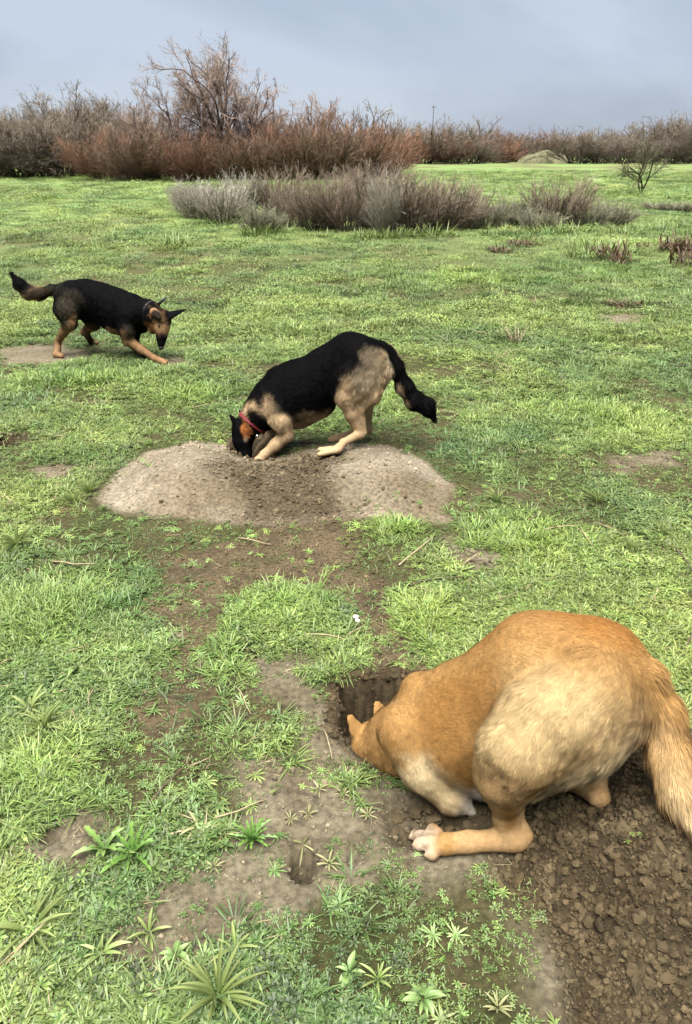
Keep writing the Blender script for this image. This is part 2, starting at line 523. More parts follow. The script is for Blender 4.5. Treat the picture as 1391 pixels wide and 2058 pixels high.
class Dog:
    def __init__(s):
        s.prims = []
    def cone(s, a, b, ra, rb, k=0.03, hair=0.02, sq=None, flow=None):
        a = np.asarray(a, float); b = np.asarray(b, float)
        f = (b - a) if flow is None else np.asarray(flow, float)
        nf = np.linalg.norm(f); f = f / nf if nf > 1e-6 else np.array((0, 0, -1.0))
        s.prims.append((a, b, ra, rb, k, hair, sq, f))
    def chain(s, pts, k=0.03, hair=0.02, sq=None, flip=False):
        for (a, ra), (b, rb) in zip(pts[:-1], pts[1:]):
            a = np.asarray(a, float); b = np.asarray(b, float)
            s.cone(a, b, ra, rb, k, hair, sq, (a - b) if flip else (b - a))
    def mesh(s, h):
        lo = np.min([np.minimum(p[0], p[1]) - max(p[2], p[3]) for p in s.prims], 0) - 0.03
        hi = np.max([np.maximum(p[0], p[1]) + max(p[2], p[3]) for p in s.prims], 0) + 0.03
        n = np.ceil((hi - lo) / h).astype(int) + 1
        F = np.full(n, 0.2)
        for (a, b, ra, rb, k, hair, sq, f) in s.prims:
            m = max(ra, rb) + k + 0.03
            i0 = np.maximum(((np.minimum(a, b) - m - lo) / h).astype(int), 0)
            i1 = np.minimum(((np.maximum(a, b) + m - lo) / h).astype(int) + 2, n)
            g = np.stack(np.meshgrid(*[np.arange(i0[q], i1[q]) * h + lo[q] for q in range(3)], indexing='ij'), -1)
            sh = g.shape[:3]
            d = cone_sd(g.reshape(-1, 3), a, b, ra, rb, sq).reshape(sh)
            sl = tuple(slice(i0[q], i1[q]) for q in range(3))
            D = F[sl]
            t = np.clip(0.5 + 0.5 * (d - D) / k, 0, 1)
            F[sl] = d * (1 - t) + D * t - k * t * (1 - t)
        return surface_nets(F, lo, h)
    def fields(s, V):
        """hair direction and length at points, from the nearest bones"""
        W = 0; D = 0; Hh = 0
        for (a, b, ra, rb, k, hair, sq, f) in s.prims:
            w = np.exp(-np.clip(np.abs(cone_sd(V, a, b, ra, rb, sq)), 0, 0.3) / 0.010) + 1e-9
            W = W + w; D = D + w[:, None] * f; Hh = Hh + w * hair
        return D / W[:, None], Hh / W

def build_dog(name, dog, h, paint, base, nhair, label, cat, hair_w, seed, origin, lift=0.22, grain=0.25, shade=1.0):
    V, Q = dog.mesh(h)
    org = np.asarray(origin, float)
    # body colour: coat markings and some painted crease shade, laid on as soft-edged patches along the bones
    Cc = np.tile(np.asarray(base, float), (len(V), 1))
    nz1 = noise3(V, 0.045, seed) + 0.6 * noise3(V, 0.02, seed + 1)
    for (a, b, ra, rb, c, soft) in paint:
        d = cone_sd(V, np.asarray(a, float), np.asarray(b, float), ra, rb) + nz1 * np.minimum(soft * 1.2, .03)
        m = ss(soft, -soft, d)[:, None]
        Cc = Cc * (1 - m) + np.asarray(c) * m
    Cc = Cc * shade
    me = new_mesh("body", V - org, Q, M_SKIN, Cc, smooth=True)
    root = link(name, me, None, org)
    tag(root, label, cat)
    # fur strands
    nv = np.zeros(len(V) * 3, np.float32); me.vertices.foreach_get("normal", nv); NV = nv.reshape(-1, 3)
    A, B, C = V[Q[:, 0]], V[Q[:, 1]], V[Q[:, 2]]
    ar = np.linalg.norm(np.cross(B - A, V[Q[:, 3]] - A), axis=1)
    r = np.random.default_rng(seed)
    fi = r.choice(len(Q), nhair, p=ar / ar.sum())
    u, v = r.random((2, nhair))
    w4 = np.stack([(1 - u) * (1 - v), u * (1 - v), u * v, (1 - u) * v], 1)
    P = (V[Q[fi]] * w4[..., None]).sum(1)
    Nn = (NV[Q[fi]] * w4[..., None]).sum(1); Nn /= np.linalg.norm(Nn, axis=1)[:, None] + 1e-9
    cc = (Cc[Q[fi]] * w4[..., None]).sum(1)
    D, Lh = dog.fields(P)
    D = D + np.array((0, 0, -0.45))
    clump = np.stack([noise3(P, 0.05, seed + 5), noise3(P, 0.05, seed + 6), noise3(P, 0.05, seed + 7)], 1)
    fine = np.stack([noise3(P, 0.016, seed + 8), noise3(P, 0.016, seed + 9), noise3(P, 0.016, seed + 10)], 1)
    D = D + clump * .7 + fine * 0.55 + r.normal(0, 0.10, (nhair, 3))
    D = D - (D * Nn).sum(1)[:, None] * Nn
    D /= np.linalg.norm(D, axis=1)[:, None] + 1e-9
    L = Lh * (0.65 + 0.6 * r.random(nhair))
    lf = lift * (0.5 + r.random(nhair))
    S = np.cross(D, Nn)
    wd = hair_w * (0.6 + 0.8 * r.random(nhair)) * np.clip(Lh / 0.02, 0.45, 1.3)
    p0 = P - Nn * 0.002
    p1 = P + D * (L * 0.5)[:, None] + Nn * (L * lf * 0.8)[:, None]
    p2 = P + D * L[:, None] + Nn * (L * lf)[:, None]
    hv = np.stack([p0 - S * wd[:, None] * .5, p0 + S * wd[:, None] * .5, p1 - S * wd[:, None] * .42, p1 + S * wd[:, None] * .42, p2], 1).reshape(-1, 3)
    b0 = np.arange(nhair) * 5
    q = np.stack([b0, b0 + 1, b0 + 3, b0 + 2], 1); t = np.stack([b0 + 2, b0 + 3, b0 + 4], 1)
    cl = 1 + grain * 1.6 * noise3(P, 0.012, seed + 11) + r.normal(0, grain * 0.5, nhair)
    hc = np.clip(cc * np.clip(cl, 0.35, 1.9)[:, None], 0, 1)
    hn = Nn + (S * (0.10 * r.normal(0, 1, nhair) + .70 * fine[:, 0])[:, None] - D * (0.10 * r.normal(0, 1, nhair) + .70 * fine[:, 1])[:, None]) * np.clip(Lh / .014, .2, 1)[:, None]
    hn /= np.linalg.norm(hn, axis=1)[:, None]
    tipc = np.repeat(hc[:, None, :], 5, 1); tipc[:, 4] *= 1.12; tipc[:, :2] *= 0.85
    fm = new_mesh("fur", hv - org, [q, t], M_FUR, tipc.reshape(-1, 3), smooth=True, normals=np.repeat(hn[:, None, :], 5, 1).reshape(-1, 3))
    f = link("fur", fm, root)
    f["kind"] = "stuff"
    return root, org

def ellipsoid(c, r, seg=12, ring=8, jitter=0, seed=0):
    th = np.linspace(0, math.pi, ring + 1); ph = np.arange(seg) * 2 * math.pi / seg
    V = []
    for t in th:
        for p in ph:
            V.append((math.sin(t) * math.cos(p), math.sin(t) * math.sin(p), math.cos(t)))
    V = np.array(V)
    V = V * np.asarray(r) + np.asarray(c)
    F = [(i * seg + j, (i + 1) * seg + j, (i + 1) * seg + (j + 1) % seg, i * seg + (j + 1) % seg) for i in range(ring) for j in range(seg)]
    return V, np.array(F)

def band(center, axis, up, r_in, thick, width, squash=1.0, n=48):
    axis = axis / np.linalg.norm(axis)
    e1 = up - (up @ axis) * axis; e1 /= np.linalg.norm(e1)
    e2 = np.cross(axis, e1)
    prof = [(r_in, -width / 2), (r_in + thick, -width / 2 + thick * .3), (r_in + thick, width / 2 - thick * .3), (r_in, width / 2)]
    V = []; F = []
    for i in range(n):
        a = 2 * math.pi * i / n
        for (rr, zz) in prof:
            V.append(center + e1 * math.cos(a) * rr + e2 * math.sin(a) * rr * squash + axis * zz)
    for i in range(n):
        for j in range(4):
            a, b = i * 4 + j, i * 4 + (j + 1) % 4
            c, d = ((i + 1) % n) * 4 + (j + 1) % 4, ((i + 1) % n) * 4 + j
            F.append((a, b, c, d))
    return np.array(V), np.array(F)

V3 = lambda *a: np.array(a, float)

# ---- tan dog digging, in front
def tan_dog():
    d = Dog()
    fwd = V3(-0.9, 0.43, 0); lat = V3(-0.43, -0.9, 0)
    trunk = [(at(1190, 1350, 1.41), .126), (at(1085, 1352, 1.44), .128), (at(1000, 1404, 1.46), .115), (at(915, 1455, 1.49), .136), (at(860, 1455, 1.53), .104)]
    d.chain(trunk, k=.06, hair=.012, flip=True)
    d.cone(at(1165, 1300, 1.47), at(1060, 1290, 1.50), .045, .045, k=.05, hair=.012)
    d.cone(at(940, 1490, 1.44), at(985, 1545, 1.40), .105, .075, k=.06, hair=.012, flow=-fwd + V3(0, 0, -.3))
    d.cone(at(846, 1394, 1.53), at(832, 1460, 1.475), .055, .066, k=.011, hair=.012)
    sk = at(747, 1500, 1.60)
    d.chain([(at(850, 1452, 1.53), .09), (at(798, 1476, 1.57), .074), (sk, .056)], k=.020, hair=.014, flip=True)
    d.cone(at(805, 1520, 1.51), at(765, 1515, 1.56), .056, .044, k=.04, hair=.013)
    mz = sk + V3(-.05, .05, -.20)
    d.chain([(sk, .056), (sk + V3(-.02, .03, -.09), .046), (mz, .032)], k=.03, hair=.008)
    # ears, pricked back
    for (bx, by, tx, ty, yb) in ((729, 1492, 704, 1443, 1.59), (770, 1446, 758, 1416, 1.65)):
        a = at(bx, by, yb); t = at(tx, ty, yb + .01)
        d.cone(a, a * .45 + t * .55, .023, .020, k=.010, hair=.004, sq=(V3(.5, -.6, .5), .4))
        d.cone(a * .45 + t * .55, t, .021, .012, k=.008, hair=.004, sq=(V3(.5, -.6, .5), .4))
    # fore leg on the camera side: shoulder, elbow on the soil, forearm down into the hole
    el = on(915, 1650, .038)
    d.chain([(at(812, 1468, 1.445), .068), (at(848, 1545, 1.395), .052), (el + V3(-.012, .01, .018), .036), (el + V3(.034, -.006, -.004), .012)], k=.016, hair=.013)
    d.chain([(el + V3(0, .02, 0), .026), (el + V3(.02, .10, -.12), .026), (el + V3(-.06, .2, -.24), .024)], k=.02, hair=.010)
    d.chain([(at(860, 1480, 1.60), .075), (V3(.23, 1.58, .0), .05), (V3(.12, 1.70, -.15), .03), (V3(.08, 1.74, -.24), .028)], k=.03, hair=.012)
    # hind leg on the camera side, hock flat on the ground
    hip = at(1175, 1395, 1.33); kn = at(1010, 1562, 1.247)
    d.chain([(hip, .116), (at(1090, 1455, 1.275), .101), (at(1040, 1512, 1.245), .080)], k=.018, hair=.018, sq=(lat, .8))
    d.cone(at(1040, 1512, 1.245), kn, .078, .052, k=.05, hair=.013, sq=(lat, .85))
    d.chain([(at(1240, 1428, 1.345), .074), (at(1165, 1488, 1.295), .066), (at(1078, 1560, 1.27), .040)], k=.075, hair=.036, sq=(lat, .85))
    hk = on(1037, 1704, .028)
    d.cone(kn, at(1016, 1605, 1.252), .050, .034, k=.05, hair=.008)
    d.chain([(at(1016, 1605, 1.252), .034), (at(1017, 1645, 1.256), .026), (hk + V3(-.014, 0, .006), .027)], k=.02, hair=.006)
    d.chain([(at(1040, 1575, 1.262), .022), (at(1044, 1645, 1.262), .011), (hk + V3(.022, .006, .006), .015)], k=.006, hair=.005)
    mt = on(940, 1708, .024)
    d.chain([(hk, .028), (mt, .022), (on(892, 1712, .024), .026)], k=.018, hair=.004)
    fp = on(892, 1712, .024)
    for (px, py, rr, z0) in ((868, 1726, .0160, .015), (843, 1708, .0160, .018), (836, 1692, .0155, .020), (868, 1686, .0145, .030)):
        t = on(px, py, z0)
        mid = fp * .45 + t * .55 + V3(0, 0, .009)
        d.chain([(fp, .015), (mid, rr * .85), (t, rr)], k=.004, hair=.003)
        d.cone(t + V3(-.008, -.004, .004), t + V3(-.028, -.006, -.004), .006, .002, k=.004, hair=.001)
    claws = [on(px, py, z0) + V3(-.026, -.006, -.002) for (px, py, z0) in ((868, 1726, .015), (843, 1708, .018), (836, 1692, .020), (868, 1686, .030))]
    # far hind leg
    hk2 = on(1195, 1620, .026)
    d.chain([(at(1250, 1385, 1.46), .085), (at(1210, 1440, 1.45), .055), (at(1190, 1495, 1.43), .030), (at(1198, 1540, 1.41), .021), (hk2 * .4 + at(1198, 1540, 1.41) * .6, .017), (hk2 + V3(.012, 0, 0), .022)], k=.03, hair=.010)
    d.chain([(hk2, .021), (on(1165, 1602, .03), .018), (on(1143, 1592, .026), .019)], k=.012, hair=.004)
    for dx in (-.018, .0, .018):
        t = on(1143, 1588, .02) + V3(-.03 + dx, .012 + dx * .4, .004)
        d.cone(on(1143, 1588, .024), t, .013, .013, k=.005, hair=.003)
    # tail
    tail = [(at(1238, 1325, 1.41), .050), (at(1290, 1362, 1.37), .044), (at(1328, 1430, 1.33), .043), (at(1345, 1510, 1.28), .046), (at(1372, 1600, 1.20), .044), (at(1420, 1690, 1.11), .016)]
    d.chain(tail, k=.016, hair=.038)
    # coat
    gold = alb(205, 158, 98); orange = alb(192, 134, 72); cream = alb(244, 218, 168); white = alb(252, 244, 226); brown = alb(182, 134, 76)
    pink = alb(234, 208, 176); pale = alb(226, 184, 130); fawn = alb(240, 208, 152)
    P = []
    P.append((at(1195, 1262, 1.42), at(1000, 1300, 1.50), .055, .05, orange, .05))
    P.append((at(1290, 1340, 1.40), at(1230, 1290, 1.40), .05, .05, orange, .04))
    P.append((at(880, 1420, 1.40), at(925, 1560, 1.34), .06, .05, brown, .05))
    P.append((at(960, 1400, 1.36), at(880, 1400, 1.40), .06, .06, brown, .05))
    P.append((at(975, 1520, 1.17), at(1060, 1410, 1.22), .10, .11, fawn, .08))
    P.append((at(1090, 1490, 1.17), at(1190, 1450, 1.20), .10, .09, fawn, .09))
    P.append((at(1190, 1530, 1.27), at(1075, 1590, 1.25), .095, .06, cream, .04))
    P.append((at(1272, 1462, 1.33), at(1225, 1525, 1.29), .045, .05, white, .03))
    P.append((at(1040, 1570, 1.19), at(1075, 1540, 1.20), .03, .02, brown, .025))
    P.append((at(780, 1440, 1.50), at(835, 1545, 1.38), .035, .035, cream, .03))
    P.append((at(850, 1550, 1.36), el, .05, .05, cream, .03))
    P.append((at(970, 1620, 1.34), at(1000, 1600, 1.34), .05, .05, white, .03))
    P.append((at(730, 1475, 1.58), at(765, 1440, 1.62), .05, .04, gold, .03))
    P.append((hk, mt, .055, .05, pale, .03))
    P.append((at(1012, 1575, 1.20), at(1015, 1640, 1.21), .06, .05, pale, .04))
    P.append((at(1015, 1640, 1.21), hk, .05, .045, pale, .03))
    P.append((on(858, 1716, .02), on(838, 1690, .02), .036, .036, pink, .02))
    for (px, py, qx, qy) in ((880, 1706, 850, 1698), (884, 1716, 856, 1716), (880, 1696, 852, 1690)):
        P.append((on(px, py, .032), on(qx, qy, .026), .006, .005, alb(150, 120, 92), .006))  # shaded creases and dirt between the toes, painted into the coat
    for c_ in claws:
        P.append((c_, c_ + V3(-.01, 0, -.004), .010, .010, alb(96, 78, 62), .004))
    P.append((at(1022, 1610, 1.20), at(1030, 1660, 1.22), .014, .010, brown, .012))
    P.append((on(1130, 1580, .02), on(1140, 1590, .02), .03, .03, pink, .012))
    P.append((tail[1][0], tail[3][0], .075, .075, gold, .02))
    P.append((at(1310, 1500, 1.22), at(1370, 1660, 1.10), .05, .07, cream, .08))
    P.append((at(1192, 1560, 1.38), hk2, .05, .05, pale, .03))
    P.append((at(1345, 1400, 1.38), at(1390, 1560, 1.36), .04, .03, orange, .03))
    root, org = build_dog("tan_dog", d, .0055, P, gold, 190000, "short-haired tan dog digging with its head down in the burrow", "dog", .0012, 11, on(1035, 1704, 0), lift=.14, grain=.26, shade=.84)
    return root

def eye(name, p, r, parent, org):
    V, F = ellipsoid((0, 0, 0), (r, r, r), 10, 6)
    me = new_mesh("eye", V, F, mat_plain("dog_eye", (0.010, 0.007, 0.006), 0.35, 0.3), smooth=True)
    link("eye", me, parent, p - org)

# ---- black and tan dog with a red collar, digging behind the mound
def collared_dog():
    d = Dog()
    Y = 3.86
    lat = V3(0, -1, 0)
    trunk = [(at(742, 724, Y), .108), (at(705, 722, Y), .124), (at(655, 752, Y), .124), (at(610, 785, Y - .01), .138), (at(575, 802, Y - .02), .138), (at(548, 812, Y - .03), .115)]
    d.chain(trunk, k=.06, hair=.018, sq=(lat, .82), flip=True)
    d.cone(at(600, 820, Y - .02), at(640, 808, Y), .095, .08, k=.06, hair=.03, sq=(lat, .8), flow=V3(1, 0, -.3))
    d.cone(at(560, 762, Y), at(590, 755, Y), .06, .07, k=.05, hair=.025)
    sk = at(492, 864, Y - .06)
    d.chain([(at(548, 806, Y - .03), .105), (at(522, 832, Y - .05), .082), (sk, .062)], k=.04, hair=.03, flip=True)
    d.chain([(sk, .064), (at(488, 885, Y - .08), .050), (at(492, 912, Y - .10), .034), (at(494, 922, Y - .10), .03)], k=.025, hair=.008)
    d.cone(at(480, 856, Y - .09), at(461, 833, Y - .10), .027, .006, k=.012, hair=.006, sq=(V3(.3, -.8, .5), .4))
    d.cone(at(497, 842, Y + .0), at(482, 826, Y + .02), .027, .008, k=.012, hair=.006, sq=(V3(.3, -.8, .5), .4))
    # fore legs
    d.chain([(at(552, 818, Y - .10), .060), (at(563, 846, Y - .12), .052), (at(574, 874, Y - .12), .038)], k=.03, hair=.022)
    d.chain([(at(575, 874, Y - .12), .036), (at(554, 894, Y - .13), .031), (at(531, 914, Y - .15), .022), (at(518, 930, Y - .17), .026), (at(508, 938, Y - .18), .024)], k=.018, hair=.009)
    d.chain([(at(550, 830, Y + .09), .07), (at(560, 872, Y + .10), .042), (at(530, 900, Y + .05), .03), (at(510, 925, Y), .028)], k=.02, hair=.012)
    # hind leg near the camera
    hock = at(724, 872, Y - .10); toe = on(655, 916, .022)
    kn = at(697, 795, Y - .11)
    d.chain([(at(738, 728, Y - .07), .105), (at(715, 765, Y - .10), .088), (kn, .064)], k=.05, hair=.03, sq=(lat, .7))
    d.chain([(at(770, 745, Y - .06), .055), (at(745, 790, Y - .08), .048), (at(722, 815, Y - .10), .034)], k=.035, hair=.042, sq=(lat, .75))
    d.chain([(kn, .052), (at(706, 832, Y - .11), .033), (hock, .024)], k=.022, hair=.012)
    d.chain([(at(722, 820, Y - .10), .025), (hock + V3(.02, .0, .01), .016)], k=.015, hair=.012)
    d.chain([(hock, .025), (toe * .5 + hock * .5, .019), (toe + V3(.06, .0, .012), .024)], k=.015, hair=.008)
    for j in range(4):
        t = toe + V3(-.012 + .012 * abs(j - 1.5) * -1, -.034 + .022 * j, -.002)
        d.cone(toe + V3(.05, (-.034 + .022 * j) * .5, .010), t, .015, .013, k=.006, hair=.004)
        d.cone(t, t + V3(-.022, 0, -.006), .005, .002, k=.004, hair=.001)
    # far hind leg
    hk2 = at(739, 862, Y + .10); toe2 = on(676, 888, .02)
    d.chain([(at(765, 725, Y + .07), .095), (at(735, 790, Y + .10), .065), (at(732, 830, Y + .10), .036), (hk2, .028)], k=.035, hair=.02)
    d.chain([(hk2, .027), (hk2 * .5 + toe2 * .5, .02), (toe2, .022)], k=.015, hair=.008)
    d.chain([(toe2, .022), (toe2 + V3(-.03, -.01, -.004), .018)], k=.01, hair=.005)
    # tail
    tail = [(at(765, 704, Y), .040), (at(793, 735, Y), .036), (at(812, 775, Y - .01), .038), (at(832, 803, Y - .02), .042), (at(856, 816, Y - .03), .038), (at(870, 838, Y - .04), .015)]
    d.chain(tail, k=.03, hair=.04)
    black = (.0016, .0015, .0017); dark = (.02, .017, .013)
    tan = alb(216, 184, 142); cream = alb(238, 220, 184); grey = alb(132, 118, 96); tand = alb(172, 148, 114)
    P = []
    P.append((at(738, 700, Y - .1), at(718, 775, Y - .22), .10, .05, grey, .06))
    P.append((at(772, 745, Y - .18), at(726, 818, Y - .22), .055, .045, cream, .04))
    P.append((at(683, 765, Y - .25), at(690, 805, Y - .25), .045, .03, tan, .03))
    P.append((at(775, 720, Y - .05), at(782, 745, Y - .05), .04, .03, cream, .02))
    # saddle
    P.append((at(742, 690, Y), at(700, 715, Y), .10, .155, black, .025))
    P.append((at(700, 715, Y), at(640, 758, Y), .155, .170, black, .02))
    P.append((at(640, 762, Y), at(585, 782, Y), .180, .182, black, .02))
    P.append((at(585, 775, Y), at(535, 795, Y), .165, .13, black, .02))
    P.append((at(535, 795, Y), at(495, 845, Y), .12, .075, black, .015))
    P.append((at(515, 850, Y - .12), at(540, 868, Y - .12), .07, .06, black, .02))
    # legs, shoulder, belly
    P.append((at(545, 822, Y - .24), at(562, 858, Y - .24), .075, .06, grey, .03))
    P.append((at(565, 850, Y - .20), at(574, 878, Y - .18), .045, .05, tan, .02))
    P.append((at(577, 874, Y - .13), at(512, 935, Y - .17), .05, .045, tan, .015))
    P.append((at(600, 872, Y - .1), at(660, 846, Y - .1), .045, .042, tand, .03))
    P.append((at(703, 815, Y - .14), hock, .055, .05, tan, .025))
    P.append((hock, toe, .05, .05, tan, .02))
    P.append((at(732, 835, Y + .10), hk2, .05, .045, tan, .02))
    P.append((hk2, toe2, .045, .045, tan, .02))
    # face
    P.append((sk, at(490, 905, Y - .1), .085, .06, black, .01))
    P.append((at(487, 846, Y - .12), at(496, 876, Y - .14), .022, .022, alb(180, 112, 62), .010))
    P.append((at(494, 882, Y - .14), at(499, 894, Y - .15), .016, .012, alb(190, 170, 140), .008))
    P.append((at(480, 852, Y - .09), at(461, 833, Y - .10), .032, .03, black, .006))
    P.append((at(497, 842, Y), at(482, 826, Y + .02), .032, .03, black, .006))
    # tail
    P.append((at(770, 690, Y), at(812, 775, Y), .075, .075, black, .015))
    P.append((at(812, 775, Y), at(875, 845, Y - .04), .085, .09, black, .015))
    P.append((at(796, 775, Y - .05), at(812, 805, Y - .05), .022, .016, tand, .018))
    root, org = build_dog("black_and_tan_dog", d, .0065, P, tan, 70000, "black and tan dog with a red collar digging behind the pale mound", "dog", .0026, 23, on(724, 885, 0), lift=.12, grain=.15, shade=1.05)
    nk = at(507, 850, Y - .06)
    ax = sk - at(548, 806, Y - .03)
    ax = ax + V3(0.04, -0.02, 0.02)
    Vb, Fb = band(nk, ax, V3(0, -1, 0.2), .078, .006, .020, squash=1.0)
    red = mat_plain("red_webbing", (.10, .006, .011), .55, .3, 200)
    c = link("collar", new_mesh("collar", Vb - org, Fb, red), root)
    c["label"] = "red webbing collar round the neck"
    e1 = V3(0, -1, 0.2)
    pt = nk + V3(.03, -.066, -.052)
    Vt, Ft = ellipsoid((0, 0, 0), (.009, .004, .009), 10, 6)
    link("buckle", new_mesh("buckle", Vt + pt - org, Ft, mat_plain("steel", (.5, .5, .5), .25, .5, metallic=1.0), smooth=True), c)
    return root

# ---- black and tan dog pawing the grass, at the back
def pawing_dog():
    d = Dog()
    Y = 5.90
    lat = V3(0.1, -1, 0); lat /= np.linalg.norm(lat)
    trunk = [(at(146, 592, Y + .04), .105), (at(175, 597, Y + .02), .118), (at(205, 607, Y), .128), (at(236, 622, Y - .02), .142), (at(262, 633, Y - .05), .135), (at(280, 640, Y - .07), .105)]
    d.chain(trunk, k=.06, hair=.020, sq=(lat, .8), flip=True)
    d.cone(at(235, 648, Y - .04), at(205, 632, Y), .085, .07, k=.05, hair=.03, sq=(lat, .8), flow=V3(-1, 0, -.3))
    sk = at(325, 640, Y - .17)
    d.chain([(at(270, 625, Y - .05), .105), (at(297, 630, Y - .11), .090), (sk, .066)], k=.04, hair=.032, flip=True)
    mz = at(324, 690, Y - .24)
    d.chain([(sk, .068), (at(325, 660, Y - .20), .054), (at(325, 675, Y - .225), .038), (mz, .030)], k=.02, hair=.008)
    d.cone(at(315, 655, Y - .17), at(308, 660, Y - .15), .045, .04, k=.03, hair=.02)
    d.cone(at(340, 634, Y - .18), at(375, 621, Y - .15), .040, .007, k=.012, hair=.006, sq=(V3(.1, -.5, .8), .4))
    d.cone(at(310, 628, Y - .22), at(322, 640, Y - .28), .036, .014, k=.010, hair=.006, sq=(V3(.5, -.8, .2), .4))
    # fore legs
    elb = at(258, 684, Y - .14); paw = on(327, 733, .024)
    d.chain([(at(258, 635, Y - .12), .075), (at(255, 662, Y - .15), .060), (elb, .046)], k=.03, hair=.022)
    d.chain([(elb, .038), (at(285, 703, Y - .17), .030), (at(312, 721, Y - .2), .024), (paw, .026)], k=.018, hair=.010)
    for j in range(4):
        t = paw + V3(.028, -.03 + .02 * j, -.006)
        d.cone(paw, t, .016, .013, k=.006, hair=.004)
    paw2 = on(298, 724, .024)
    d.chain([(at(270, 650, Y + .06), .065), (at(268, 690, Y + .06), .042), (at(285, 712, Y + .02), .03), (paw2, .026)], k=.02, hair=.012)
    # hind legs
    hk = at(117, 686, Y + .03); foot = on(114, 719, .024)
    kn = at(140, 648, Y - .06)
    d.chain([(at(135, 597, Y - .03), .095), (at(133, 622, Y - .06), .082), (kn, .056)], k=.045, hair=.03, sq=(lat, .7))
    d.chain([(kn, .052), (at(128, 668, Y - .02), .032), (hk, .024)], k=.02, hair=.014)
    d.chain([(hk, .026), (at(116, 702, Y + .0), .022), (foot, .026)], k=.015, hair=.009)
    d.chain([(foot, .024), (foot + V3(.05, -.02, -.006), .020)], k=.01, hair=.006)
    kn2 = at(188, 650, Y + .12); hk2 = at(171, 667, Y + .20); f2 = on(184, 692, .02)
    d.chain([(at(160, 610, Y + .12), .085), (kn2, .050), (hk2, .027), (f2, .024)], k=.03, hair=.018)
    d.chain([(f2, .024), (f2 + V3(.05, -.02, -.004), .02)], k=.01, hair=.006)
    # sheath and belly fur
    d.cone(at(165, 634, Y), at(176, 642, Y), .035, .025, k=.03, hair=.02)
    # tail
    tail = [(at(128, 578, Y + .06), .034), (at(105, 582, Y + .08), .030), (at(82, 590, Y + .09), .040), (at(60, 588, Y + .09), .046), (at(42, 573, Y + .08), .036), (at(27, 554, Y + .07), .012)]
    d.chain(tail, k=.03, hair=.04)
    black = (.0020, .0020, .0024); tan = alb(184, 144, 104); grey = alb(82, 74, 62); rust = alb(140, 96, 60); brown = alb(98, 82, 62)
    P = []
    P.append((at(140, 590, Y), at(262, 625, Y), .24, .24, black, .02))
    P.append((at(135, 605, Y - .15), at(133, 655, Y - .15), .10, .07, grey, .05))
    P.append((at(150, 636, Y - .12), at(140, 668, Y - .1), .035, .03, tan, .02))
    P.append((at(120, 676, Y), at(114, 720, Y), .05, .055, tan, .02))
    P.append((at(226, 672, Y - .1), at(245, 682, Y - .12), .06, .05, tan, .02))
    P.append((at(178, 650, Y + .05), at(200, 655, Y + .05), .05, .04, brown, .03))
    P.append((at(185, 660, Y + .16), f2, .05, .05, brown, .02))
    P.append((at(262, 675, Y - .2), at(258, 665, Y - .22), .045, .04, grey, .03))
    P.append((elb, paw, .055, .055, tan, .018))
    P.append((at(285, 712, Y + .02), paw2, .05, .05, brown, .02))
    P.append((at(290, 630, Y - .1), sk, .13, .075, black, .015))
    P.append((at(303, 652, Y - .20), at(312, 672, Y - .24), .032, .03, rust, .015))
    P.append((at(306, 634, Y - .22), at(312, 625, Y - .20), .014, .010, rust, .010))
    P.append((at(320, 664, Y - .27), at(325, 655, Y - .28), .020, .016, tan, .012))
    P.append((at(336, 662, Y - .26), at(338, 650, Y - .24), .012, .010, tan, .008))
    P.append((at(325, 676, Y - .23), mz, .05, .05, black, .012))
    P.append((at(345, 632, Y - .18), at(375, 622, Y - .15), .05, .03, black, .01))
    P.append((at(313, 632, Y - .24), at(322, 641, Y - .28), .032, .025, (.012, .009, .007), .008))
    P.append((at(120, 578, Y), at(100, 584, Y), .07, .07, (.012, .011, .009), .02))
    P.append((at(88, 588, Y), at(50, 578, Y), .09, .08, alb(70, 60, 48), .04))
    P.append((at(48, 570, Y + .08), at(27, 553, Y + .08), .08, .10, black, .03))
    root, org = build_dog("black_and_tan_dog", d, .0075, P, tan, 60000, "black and tan dog standing in the grass and pawing the ground, head lowered", "dog", .0036, 37, on(114, 719, 0), lift=.12, grain=.16, shade=.9)
    eye("eye", at(319, 655, Y - .258), .008, root, org)
    eye("eye", at(334, 652, Y - .252), .008, root, org)
    Vn, Fn = ellipsoid((0, 0, 0), (.022, .018, .016), 12, 8)
    link("nose", new_mesh("nose", Vn + at(324, 699, Y - .25) - org, Fn, mat_plain("nose_leather", (.006, .006, .007), .5, .25), smooth=True), root)
    # dark collar with a short upright stub
    nk = at(303, 631, Y - .12); ax = sk - at(270, 625, Y - .05)
    Vb, Fb = band(nk, ax, V3(0, 0, 1), .093, .006, .028)
    blk = mat_plain("black_webbing", (.012, .012, .013), .5, .3, 200)
    c = link("collar", new_mesh("collar", Vb - org, Fb, blk), root)
    a = at(318, 612, Y - .12); b = at(334, 597, Y - .12)
    Vs, Fs = tube([a, b], [.011, .009], 8)
    link("antenna", new_mesh("antenna", Vs - org, Fs, blk, smooth=True), c)
    return root

